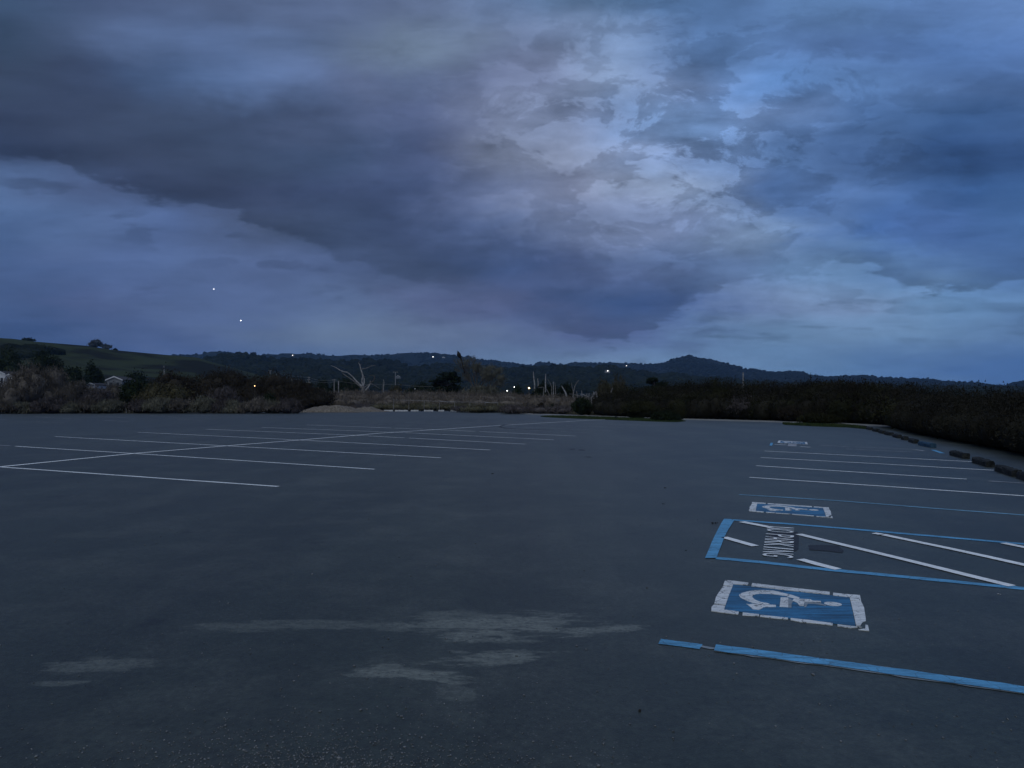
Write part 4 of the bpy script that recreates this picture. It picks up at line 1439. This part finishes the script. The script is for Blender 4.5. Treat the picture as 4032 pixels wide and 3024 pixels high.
# ------------------------------------------------------------------ evergreen and bare trees, middle
def cypress(name, label, px, w_px, ytop, D, seed, n=5500, lean=0.0):
    random.seed(seed)
    base = P(px, HOR, D)
    top = P(px, ytop, D)
    h_ = top.z + 0.1
    w_ = w_px / F * D
    o = empty(name, (base.x, D, -0.1), label, 'tree')
    L = []
    b = MB()
    b.tube([(0, 0, 0), (lean * 0.3, 0, h_ * 0.5), (lean * 0.6, 0, h_ * 0.9)], [w_ * 0.05, w_ * 0.035, w_ * 0.012], 7)
    b.build('trunk', M_bark, o)
    lb = MB()
    for i in range(22):
        z = h_ * random.uniform(0.32, 0.96)
        a = random.uniform(0, 6.28)
        env = (1 - ((z / h_ - 0.5) / 0.55) ** 2) * 0.5 + 0.1
        r_ = w_ * env * random.uniform(0.5, 1.0)
        x, y = math.cos(a) * r_, math.sin(a) * r_
        lb.tube([(0, 0, z * 0.85), (x * 0.6, y * 0.6, z * 0.95), (x, y, z)], [w_ * 0.015, w_ * 0.01, w_ * 0.004], 4)
        L.append((x * 0.8, y * 0.8, z, w_ * random.uniform(0.14, 0.24), w_ * random.uniform(0.14, 0.24), h_ * random.uniform(0.05, 0.09)))
    lb.build('limb', M_bark, o)
    V, Fc = leaf_cloud(L, n, D / 711 * 1.1, 0.0, 0.15, core=0.7, flat=0.5)
    from_arrays('crown', V, Fc, FOL['green'], o)
    random.seed(seed + 100)


cypress('cypress_tree', 'dark spreading cypress left of the big bare tree', 1762, 105, 1455, 178, 41, 6500)
cypress('cypress_tree', 'dark flat topped cypress above the right thicket, left of the peak', 2578, 95, 1490, 140, 43, 4500)


def grow(b, p, dvec, length, r_, depth, spread=0.5, n=3, up=0.15, tips=None):
    """forking limb"""
    dvec = dvec.normalized()
    mid = p + dvec * length * 0.5 + Vector((random.gauss(0, .05), random.gauss(0, .05), random.gauss(0, .03))) * length
    end = p + dvec * length + Vector((random.gauss(0, .08), random.gauss(0, .08), 0)) * length
    b.tube([p, mid, end], [r_, r_ * 0.82, r_ * 0.6], 4 if depth < 3 else 6)
    if tips is not None and depth <= 1:
        tips.append(end)
    if depth == 0:
        return
    for i in range(n):
        nd = (dvec + Vector((random.gauss(0, spread), random.gauss(0, spread), random.gauss(0, spread * .7) + up))).normalized()
        grow(b, mid.lerp(end, random.random() if i else 1.0), nd, length * random.uniform(0.6, 0.85), r_ * 0.55, depth - 1, spread, n, up, tips)


def bare_tree(name, label, px, ybase, D, limbs, r_, mat_limb, seed, twig_kind=None, twig_n=0, depth=4, n=3):
    """limbs: list of (px,py) ends of the main limbs"""
    random.seed(seed)
    base = P(px, ybase, D)
    o = empty(name, (base.x, D, -0.06), label, 'tree')
    b = MB()
    b.tube([(0, 0, 0), (0, 0, base.z * 0.6), (0.0, 0, base.z)], [r_ * 1.3, r_ * 1.1, r_], 8)
    b.build('trunk', mat_limb, o)
    tips = []
    for (lx, ly) in limbs:
        e = P(lx, ly, D) - Vector((base.x, D, 0))
        e.y = random.uniform(-1.5, 1.5)
        p0 = Vector((0, 0, base.z * 0.95))
        b = MB()
        dv = e - p0
        grow(b, p0, dv, dv.length * 0.40, r_ * 0.6, depth, 0.36, n, 0.08, tips)
        b.build('limb', mat_limb, o)
    if twig_n:
        L = [(t.x, t.y, t.z, 0.8, 0.8, 0.7) for t in tips]
        V, Fc = leaf_cloud(L, twig_n, 0.15, 0.5, 0.95, core=0, shell=1.0, zmin=1.5)
        from_arrays('twigs', V, Fc, FOL[twig_kind], o)
    random.seed(seed + 200)
    return o


bare_tree('bare_tree', 'big tangled bare tree in the middle, top touching the ridge', 1872, 1528, 175, [(1815, 1420), (1850, 1412), (1892, 1440), (1925, 1445), (1960, 1470), (1835, 1470), (1985, 1505)], 0.28, M_bark, 61, 'scrub', 4200, 4, 3)
bare_tree('bare_tree', 'lower bare tree right behind the big tangled one', 1930, 1535, 172, [(1905, 1470), (1945, 1440), (1975, 1460), (1990, 1500)], 0.2, M_bark, 63, 'scrub', 2400, 3, 3)
bush('willow_shrub', 'tangled grey shrub at the foot of the big bare tree', 'shrub', 1800, 1985, 1518, 168, 'scrub', 4500, 0.7, 0.6, depth=7, core=0.6)
bush('willow_tree', 'olive brown leafy willow above the left end of the right thicket', 'tree', 2385, 2490, 1470, 118, 'olive', 2000, 0.8, 0.9, depth=4, core=0.0, lumpn=12)
bush('willow_shrub', 'lower olive willow left of the leafy willow', 'shrub', 2325, 2420, 1500, 116, 'olive', 1600, 0.8, 0.9, depth=3, core=0.45)
# frond at the top of the bare tree
b = MB()
b.tube([P(1813, 1408, 175), P(1806, 1395, 175), P(1802, 1381, 175)], [0.38, 0.55, 0.04], 5)
b.tube([P(1830, 1470, 175), P(1820, 1430, 175), P(1813, 1405, 175)], [0.2, 0.16, 0.2], 5)
o = b.build('dead_frond', M_debris, origin=P(1830, 1470, 175))
tag(o, 'dark pointed dead spike rising above the big bare tree', 'dead branch')


# the white dead tree
def c3(p):
    return (1200 + p[0] / 4.424, 1350 + p[1] / 4.424)


def dead_tree():
    D = 150
    base = P(*c3((1015, 800)), D)
    o = empty('dead_tree', (base.x, D, -0.06), 'bleached white dead tree with long forked limbs, left of centre', 'tree')
    org = Vector((base.x, D, -0.06))

    def T(pts, radii, name, m_=M_dead, dy=0.0):
        b_ = MB()
        n_ = len(pts)
        b_.tube([P(*c3(p), D) - org + Vector((0, dy * i / max(1, n_ - 1), 0)) for i, p in enumerate(pts)], radii, 7)
        return b_.build(name, m_, o)
    b_ = MB()
    b_.tube([Vector((0, 0, 0)), Vector((0.1, 0, base.z * 0.5)), Vector((0, 0, base.z + 0.06)), P(*c3((1012, 745)), D) - org], [0.55, 0.45, 0.36, 0.22], 9)
    b_.build('trunk', M_deadg, o)
    T([(1000, 760), (900, 665), (840, 590), (790, 545), (755, 515), (690, 505), (640, 482), (560, 430), (485, 400)], [.17, .15, .13, .13, .12, .11, .10, .07, .03], 'limb', dy=-1.5)
    T([(1000, 780), (930, 730), (840, 650), (760, 595), (690, 545), (660, 510)], [.17, .14, .12, .11, .09, .05], 'limb', M_deadg, dy=-1.0)
    T([(1015, 740), (995, 680), (1000, 625), (1015, 590), (1000, 530), (975, 455), (960, 385), (935, 345)], [.18, .17, .15, .18, .15, .12, .09, .04], 'limb')
    T([(1022, 745), (1035, 690), (1032, 630), (1015, 590)], [.15, .14, .13, .12], 'limb', dy=0.2)
    T([(985, 458), (1040, 450), (1095, 428), (1150, 400), (1220, 388)], [.09, .08, .07, .06, .03], 'limb', M_deadg, dy=0.8)
    T([(960, 380), (1000, 365)], [.06, .02], 'limb', M_deadg)
    T([(938, 345), (965, 310)], [.05, .02], 'limb', M_deadg)
    T([(1052, 830), (1095, 780), (1125, 725), (1128, 700), (1122, 655)], [.17, .15, .12, .09, .05], 'limb', dy=1.0)
    T([(1030, 780), (1075, 745), (1130, 705)], [.13, .11, .08], 'limb', M_deadg, dy=1.0)
    T([(1130, 700), (1180, 670), (1210, 620), (1205, 585), (1160, 560), (1105, 570)], [.10, .10, .09, .08, .06, .03], 'limb', M_bark, dy=1.2)
    T([(1150, 705), (1220, 745), (1290, 800)], [.09, .06, .03], 'limb', M_deadg, dy=1.4)
    T([(1100, 790), (1130, 835)], [.10, .07], 'limb', M_deadg, dy=0.8)
    T([(1015, 590), (1055, 588)], [.07, .03], 'limb', M_deadg)


dead_tree()


def snag(label, pts, D, r_, m_=M_dead, name='dead_snag', cat='dead trunk'):
    """bleached trunk; the last point stands on the ground"""
    P3 = [P(px, py, D) for px, py in pts]
    foot = P3[-1].copy()
    foot.z = -0.1
    if P3[-1].z > 0.2:
        P3.append(foot)
    n_ = len(P3)
    b_ = MB()
    b_.tube(P3, [r_ * (0.35 + 0.65 * i / (n_ - 1)) for i in range(n_)], 7)
    o = b_.build(name, m_, origin=(foot.x, foot.y, 0.0))
    tag(o, label, cat)


snag('tall pale leaning snag, leftmost of the bleached group', [(2100, 1463), (2101, 1480), (2105, 1511)], 152, 0.19)
snag('short pale stub between the two tall bleached snags', [(2117, 1490), (2119, 1508)], 152, 0.15)
snag('tall straight pale snag rising from the dark green bush', [(2149, 1472), (2148, 1490), (2148, 1516)], 148, 0.17)
snag('thin grey snag leaning from the straight pale one', [(2156, 1492), (2168, 1512), (2172, 1522)], 148, 0.10, M_deadg)
snag('short pale stub right of the tall straight snag', [(2179, 1503), (2179, 1518)], 147, 0.12)
snag('thin crooked stub at the right end of the bleached snags', [(2184, 1506), (2187, 1522)], 147, 0.11, M_deadg)
snag('thick curved pale trunk leaning right of the dark green bush', [(2211, 1519), (2218, 1531), (2226, 1545), (2231, 1560)], 140, 0.22)
snag('slender grey S shaped dead stem', [(2279, 1497), (2270, 1508), (2263, 1522), (2259, 1540), (2256, 1562), (2263, 1574)], 128, 0.14, M_deadg)
snag('faint thin dead stem left of the S shaped one', [(2250, 1508), (2253, 1525), (2257, 1540)], 130, 0.08, M_deadg)
snag('grey pale stump right of the S shaped dead stem', [(2270, 1540), (2272, 1552), (2274, 1568)], 128, 0.16, M_deadg)
snag('short pale stub sticking out of the right thicket', [(2413, 1526), (2407, 1540)], 100, 0.14, M_deadg)
snag('pale dead stem between lamp pole and dead tree', [(1510, 1494), (1512, 1505), (1509, 1540)], 165, 0.12)
snag('thin grey dead stem just left of the pale dead stem', [(1507, 1505), (1505, 1530)], 165, 0.07, M_deadg)
snag('short pale snag in front of the left hill', [(646, 1440), (645, 1448), (647, 1465)], 150, 0.14)
# driftwood tangle
drift = [((2240, 1551), (2290, 1560)), ((2285, 1552), (2318, 1562)), ((2312, 1548), (2308, 1562)), ((2322, 1560), (2350, 1548)), ((2338, 1541), (2337, 1560)), ((2346, 1541), (2350, 1562)), ((2290, 1538), (2292, 1560)), ((2320, 1548), (2318, 1564)), ((2348, 1540), (2328, 1566))]
for i, (a, b_) in enumerate(drift):
    pa, pb = P(*a, 112 + i * 0.4), P(*b_, 113 - i * 0.3)
    q = MB()
    pb2 = pb.copy()
    q.tube([pa, pa.lerp(pb, 0.35) + Vector((0, 0, 0.09)), pa.lerp(pb, 0.7) - Vector((0, 0, 0.05)), pb], [0.03, 0.055, 0.075, 0.085], 6)
    q.tube([pb, Vector((pb.x + 0.1, pb.y, -0.1))], [0.085, 0.10], 6)
    o = q.build('driftwood_branch', M_dead if i == 1 else M_deadg, origin=(pb.x, pb.y, 0))
    tag(o, ['long pale branch at the left of the white tangle', 'brightest white branch in the middle of the tangle', 'short white upright in the middle of the tangle', 'slanting grey branch at the right of the tangle', 'upright grey stick right of the tangle middle', 'rightmost upright grey stick of the tangle', 'grey upright stick left in the tangle', 'grey upright stick in the very middle of the tangle', 'crossing grey branch at the right end of the tangle'][i], 'branch', 'bleached branches in the white tangle')
# arched grey branches in front of the green bush
for i, (pts, lab) in enumerate([([(2118, 1527), (2132, 1525), (2141, 1524), (2140, 1548)], 'grey bent branch lying against the dark green bush'), ([(2143, 1528), (2155, 1537), (2162, 1552)], 'grey drooping branch right of the bent one')]):
    snag(lab, pts, 143, 0.10, M_deadg, 'dead_branch', 'dead branch')

# ------------------------------------------------------------------ poles, lamps, wires
M_lampw = emit('white_lamp', (1.0, 0.98, 0.92), 6.0)
M_lampy = emit('yellow_lamp', (1.0, 0.72, 0.30), 7.0)
M_lampo = emit('orange_lamp', (1.0, 0.55, 0.22), 10.0)
M_win = emit('lit_window', (1.0, 0.95, 0.85), 6.0)


def pole(label, px, ytop, D, arms, r_=0.14, m_=M_pole, name='utility_pole', cat='utility pole'):
    top = P(px, ytop, D)
    o = empty(name, (top.x, D, -0.06), label, cat)
    b_ = MB()
    b_.tube([(0, 0, 0), (0, 0, top.z * 0.5), (0, 0, top.z)], [r_ * 1.25, r_ * 1.1, r_], 8)
    b_.build('pole', m_, o)
    for (dz, w_) in arms:
        a = MB()
        a.box((0, -r_, top.z - dz), (w_, 0.12, 0.14))
        c = a.build('crossarm', m_, o)
        for s_ in (-0.45, -0.22, 0.22, 0.45):
            ins = MB()
            ins.tube([(s_ * w_, -r_, top.z - dz + 0.07), (s_ * w_, -r_, top.z - dz + 0.26)], [0.05, 0.04], 6)
            ins.build('insulator', M_metal, c)
    return o


pole('grey utility pole with three crossarms before the brown hills', 1216.5, 1483, 225, [(0.25, 0.8), (1.0, 1.0), (1.75, 1.5)])
pole('distant utility pole with one wide top arm above the brown thicket', 1064, 1457, 330, [(0.2, 1.5)], 0.18)
pole('short far pole just right of the one with the wide top arm', 1088, 1472, 330, [], 0.16)
pole('pale utility pole left of the dead tree, slightly leaning wires', 1316, 1492, 215, [(0.3, 1.3)], 0.15)
pole('weathered pale fence like post with bright top left of the dead tree', 1333, 1499, 215, [], 0.15, M_dead)
pole('short far pole top at the right slope of the brown thicket', 1149, 1492, 300, [], 0.16)
pole('stubby pale pole right above the brown thicket slope', 1176, 1510, 250, [], 0.18)
pole('slim pale pole standing alone above the right thicket', 2926, 1464, 105, [], 0.085, M_dead)
# tall double headed lamp pole
top = P(1557, 1464, 205)
o = empty('street_lamp', (top.x, 205, -0.06), 'tall unlit double headed lamp pole right of the dead tree', 'street lamp')
b_ = MB(); b_.tube([(0, 0, 0), (0, 0, top.z)], [0.17, 0.11], 8); b_.build('pole', M_metal, o)
b_ = MB(); b_.box((0, 0, top.z), (0.7, 0.10, 0.10)); b_.build('arm', M_metal, o)
for s_ in (-1, 1):
    b_ = MB(); b_.box((s_ * 0.52, 0, top.z - 0.02), (0.36, 0.30, 0.16), 0, 0.8); b_.build('lamp_head', M_metal, o)


def lamp(label, px, py, D, rad, m_, r_=0.06, pm=None):
    c = P(px, py, D)
    o = empty('street_lamp', (c.x, D, -0.06), label, 'street lamp')
    b2 = MB(); b2.tube([(0, 0, 0), (0, 0, c.z - rad * 0.8)], [r_ * 1.3, r_], 7); b2.build('pole', pm or M_bark, o)
    b2 = MB(); b2.ball((0, 0, c.z), rad, 10, 6, 0.9); b2.build('lamp_globe', m_, o, smooth=True)


lamp('bright yellow lamp on a post left of the bleached snags', 2083, 1527, 168, 0.19, M_lampy)
lamp('bright white low lamp right of the big bare tree', 1997, 1538, 176, 0.13, M_lampw)
lamp('smaller white lamp above the dark clump, left of the yellow lamp', 2025, 1523, 196, 0.11, M_lampw)
lamp('small orange lamp showing in the brown thicket', 1003, 1518, 110, 0.055, M_lampo, 0.02, M_bark)
lamp('round white unlit globe on a post beyond the lamp pole', 1634, 1530, 160, 0.16, M_conc)


def wire(label, pts, r_=0.018):
    b2 = MB()
    P3 = []
    for i in range(len(pts) - 1):
        a, c = Vector(pts[i]), Vector(pts[i + 1])
        for j in range(8):
            t = j / 8
            p = a.lerp(c, t)
            p.z -= 4 * t * (1 - t) * 0.6
            P3.append(p)
    P3.append(Vector(pts[-1]))
    b2.tube(P3, r_, 4)
    o = b2.build('power_line', M_metal, origin=tuple(P3[0]))
    tag(o, label, 'cable')


wire('upper cable from the far wide armed pole to the three armed pole', [P(1064, 1459, 329.7), P(1216, 1486, 224.7), P(1316, 1495, 214.7)], 0.022)
wire('lower cable between the three armed pole and the pale poles', [P(1088, 1474, 329.8), P(1216, 1497, 224.8), P(1333, 1500, 214.8), P(1557, 1512, 204.8), P(1800, 1516, 205)], 0.022)

# weathered rail fence in the field
fo = empty('rail_fence', (P(1550, 1576, 127).x, 127, -0.06), 'weathered low rail fence across the dry brush field', 'fence')
prevp = None
for i, (px, py) in enumerate([(1550, 1575), (1610, 1576), (1670, 1578), (1730, 1580.5), (1790, 1582.5), (1850, 1583), (1910, 1584), (1960, 1586)]):
    p = P(px, py, 114.5) - fo.location
    b2 = MB(); b2.tube([(p.x, p.y, 0), (p.x, p.y, p.z + 0.1)], 0.06, 6); b2.build('post', M_deadg, fo)
    if prevp is not None:
        b2 = MB(); b2.tube([prevp, (prevp + p) / 2 - Vector((0, 0, 0.03)), p], 0.045, 6); b2.build('rail', M_dead if i in (4, 7) else M_deadg, fo)
    prevp = p

# ------------------------------------------------------------------ houses
def gable_house(label, px0, px1, yeave, yapex, D, wallm, trim, depth=8.0, windows=((0.0, 0.55),), z0=-0.1, lit=None, name='house', overhang=0.35, ybase=None):
    xa, xb = P(px0, yeave, D).x, P(px1, yeave, D).x
    ze, za = P(px0, yeave, D).z, P(px0, yapex, D).z
    cx, w_ = (xa + xb) / 2, (xb - xa)
    if ybase is not None:
        z0 = P(px0, ybase, D).z
    o = empty(name, (cx, D, z0), label, 'house')
    ze -= z0; za -= z0
    hw = w_ / 2 - overhang
    zs = ze + (za - ze) * (overhang / (w_ / 2))
    b2 = MB()
    b2.add([(-hw, 0, 0), (hw, 0, 0), (hw, 0, zs), (0, 0, za), (-hw, 0, zs), (-hw, depth, 0), (hw, depth, 0), (hw, depth, zs), (0, depth, za), (-hw, depth, zs)],
           [(0, 1, 2, 3, 4), (6, 5, 9, 8, 7), (0, 4, 9, 5), (1, 6, 7, 2)])
    b2.build('wall', wallm, o)
    b2 = MB()
    t_ = 0.14
    for s_ in (-1, 1):
        x0, x1 = 0.0, s_ * w_ / 2
        b2.add([(x0, -overhang, za + 0.02), (x1, -overhang, ze + 0.02), (x1, depth + overhang, ze + 0.02), (x0, depth + overhang, za + 0.02),
                (x0, -overhang, za + 0.02 + t_), (x1, -overhang, ze + 0.02 + t_), (x1, depth + overhang, ze + 0.02 + t_), (x0, depth + overhang, za + 0.02 + t_)],
               [(0, 1, 2, 3), (4, 7, 6, 5), (0, 4, 5, 1), (1, 5, 6, 2), (2, 6, 7, 3)])
    b2.build('roof', M_roof, o)
    for s_ in (-1, 1):
        b2 = MB()
        x1 = s_ * w_ / 2
        f_ = 0.30
        b2.add([(0, -overhang - 0.06, za - f_ * 0.6), (x1, -overhang - 0.06, ze - f_ * 0.6), (x1, -overhang - 0.06, ze + 0.2), (0, -overhang - 0.06, za + 0.2),
                (0, -overhang - 0.01, za - f_ * 0.6), (x1, -overhang - 0.01, ze - f_ * 0.6), (x1, -overhang - 0.01, ze + 0.2), (0, -overhang - 0.01, za + 0.2)],
               [(0, 1, 2, 3), (4, 7, 6, 5), (0, 4, 5, 1), (1, 5, 6, 2), (2, 6, 7, 3)])
        b2.build('gable_trim', trim, o)
    for (u, v) in windows:
        b2 = MB(); b2.box((u * w_, -0.03, v * ze), (w_ * 0.16, 0.05, ze * 0.18))
        wn_ = b2.build('window', lit or M_glass, o)
        b3 = MB(); b3.box((u * w_, -0.07, v * ze - ze * 0.11), (w_ * 0.2, 0.1, 0.1)); b3.build('sill', trim, wn_)
    return o


gable_house('grey house with bright white gable trim behind the left brush', 417, 485, 1497, 1483, 235, M_wallg, M_wallw, windows=((-0.22, 0.82), (0.2, 0.82)))
gable_house('low white house wall between willow and gabled house', 338, 376, 1516, 1509, 235, M_wallw, M_wallw, windows=((-0.1, 0.75), (0.25, 0.75)))
gable_house('white trimmed house half hidden at the left picture edge', -30, 24, 1474, 1462, 235, M_wallw, M_wallw, windows=((0.2, 0.8), (-0.2, 0.8)))
gable_house('small white house beside the half hidden one at the left edge', 22, 52, 1482, 1474, 232, M_wallw, M_wallw, windows=((0.0, 0.8),))
gable_house('tiny pale house on the wooded slope beside the lamp pole', 1558, 1576, 1484, 1478, 900, M_wallg, M_conc, windows=(), ybase=1490)
gable_house('tiny pale long house near the ridge top right of its white light', 1740, 1752, 1407, 1404, 3000, M_conc, M_wallw, 14, windows=(), ybase=1409)


def hill_light(label, px, py, D, rad, m_):
    c = P(px, py, D)
    o = empty('hillside_house', (c.x, D, c.z - 4), label, 'house')
    b2 = MB(); b2.box((0, 6, 2.5), (9, 8, 5)); b2.build('wall', M_wallg, o)
    b2 = MB(); b2.box((0, 6, 5.9), (10, 9, 1.8), 0, 0.4); b2.build('roof', M_roof, o)
    b2 = MB(); b2.ball((0, 0, 4), rad, 10, 6); b2.build('lamp', m_, o, smooth=True)


hill_light('lone white light high on the ridge left of the bare tree', 1705, 1405, 2700, 1.3, M_lampw)
hill_light('lone white light on the middle hill right of the snags', 2393, 1460, 1300, 0.75, M_lampw)
hill_light('very faint pale light on the left ridge crest', 1152, 1399, 2900, 1.2, M_win)
hill_light('very faint pale light on the ridge right of the middle light', 2467, 1440, 2800, 1.0, M_win)

# two bright points in the sky
for (px, py, r_, lab) in [(842, 1138, 6, 'upper and smaller of the two bright points of light in the left sky'), (948, 1262, 8, 'lower and larger of the two bright points of light in the left sky')]:
    c = P(px, py, 12000)
    b2 = MB(); b2.ball((0, 0, 0), r_, 12, 8)
    o = b2.build('star', emit('star_light', (1, 0.98, 0.95), 5.0), smooth=True)
    o.location = c
    tag(o, lab, 'star')

# ------------------------------------------------------------------ right thicket
def thicket_mass(name, label, spec, kind, n, leaf, twig, up, core=0.8):
    """spec: list of (px, ytop, D, radius) lumps"""
    L = []
    for (px, yt, D, r_) in spec:
        p = P(px, yt, D)
        h_ = p.z + 0.2
        L.append((p.x, p.y, h_ * 0.36, r_, r_, h_ * 0.62))
    V, Fc = leaf_cloud(L, n, leaf, up, twig, core=core, fuzz=0.04)
    o = from_arrays(name, V, Fc, FOL[kind])
    tag(o, label, 'thicket', kind='stuff')


topline = [(2340, 1553), (2440, 1535), (2600, 1523), (2765, 1500), (2835, 1500), (2945, 1514), (3150, 1518), (3200, 1496), (3275, 1499), (3425, 1509), (3482, 1524), (3576, 1521), (3689, 1530), (3839, 1543), (4032, 1550), (4500, 1556), (5200, 1560)]
tx = [t[0] for t in topline]; ty = [t[1] for t in topline]
base_x = [2330, 2600, 3000, 3300, 3523, 3560, 3640, 3760, 3880, 4032, 4300, 4800, 5400]
base_y = [1635, 1646, 1656, 1665, 1676, 1695, 1714, 1736, 1758, 1788, 1850, 1990, 2150]
random.seed(91)
specs = {'a': [], 'b': [], 'c': []}
for px in np.arange(2380, 3560, 26):
    Db = G(px, float(np.interp(px, base_x, base_y))).y
    yt = float(np.interp(px, tx, ty))
    for row_, (off, frac) in enumerate([(1.4, 0.42), (3.5, 0.72), (6.5, 0.93), (9.5, 1.0)]):
        D = Db + off + random.uniform(-0.6, 0.6)
        yy = 1600 + (yt - 1600) * frac + random.uniform(-6, 6)
        if frac == 1.0:
            yy = yt + random.uniform(-4, 11)
        specs['b' if random.random() < 0.35 else 'a'].append((px + random.uniform(-10, 10), yy, D, random.uniform(1.1, 1.9) * (0.8 + 0.2 * row_)))
for px in np.concatenate([np.arange(3500, 4500, 22), np.arange(4500, 5400, 50)]):
    Db = G(px, float(np.interp(px, base_x, base_y))).y
    yt = float(np.interp(px, tx, ty))
    for off, frac in [(1.0, 0.30), (2.6, 0.65), (5.0, 0.92), (8.0, 1.0)]:
        D = Db + off * 0.9 + random.uniform(-0.3, 0.3)
        yy = 1640 + (yt - 1640) * frac + random.uniform(-5, 5)
        if frac == 1.0:
            yy = yt + random.uniform(-2, 8)
        yy = max(yy, yt)
        specs['c'].append((px + random.uniform(-8, 8), yy, D, random.uniform(0.8, 1.3)))
thicket_mass('thicket_mass', 'dense dark brown bare thicket along the footpath on the right', specs['a'], 'thick', 110000, 0.10, 0.35, 0.6)
thicket_mass('thicket_mass', 'olive leafy patches within the right thicket', specs['b'], 'thickg', 50000, 0.10, 0.2, 0.3)
thicket_mass('thicket_mass', 'near black thicket behind the wheel stops at the right edge', specs['c'], 'thick', 170000, 0.05, 0.3, 0.5)
for (a, b_, yt, D, kd, lab) in [
    (2420, 2600, 1575, 66, 'olive', 'rounded olive bush at the front of the right thicket, above the grass island'),
    (2560, 2680, 1620, 58, 'green', 'low dark dome bush at the footpath, right end of the grass island'),
    (2860, 3060, 1560, 62, 'purple', 'purplish bare bush in the middle of the right thicket'),
    (3060, 3170, 1596, 57, 'brown', 'dark rounded hollow looking bush left of the low green patch'),
    (3140, 3330, 1632, 52, 'olive', 'low green leafy patch at the foot of the thicket near the wheel stops'),
    (3290, 3480, 1545, 54, 'olive', 'pale tipped olive bush above the far wheel stops'),
]:
    bush('thicket_bush', lab, 'bush', a, b_, yt, D, kd if kd != 'olive' else 'thickg', 4200, 0.5, 0.6, depth=3.0, leaf=0.10)

# ------------------------------------------------------------------ air
hb = MB()
hb.box((0, 0, 200), (10200, 10200, 402.4))
hz = hb.build('haze', bpy.data.materials.new('haze'))
hm = hz.data.materials[0]
hm.use_nodes = True
ht = hm.node_tree
ht.nodes.clear()
pv = ht.nodes.new('ShaderNodeVolumePrincipled')
pv.inputs['Color'].default_value = (0.30, 0.58, 1.0, 1)
pv.inputs['Density'].default_value = 6.0e-5
pv.inputs['Anisotropy'].default_value = 0.0
mo = ht.nodes.new('ShaderNodeOutputMaterial')
ht.links.new(pv.outputs[0], mo.inputs['Volume'])
hz['kind'] = 'stuff'
hz['label'] = 'thin dusk haze over the whole valley'
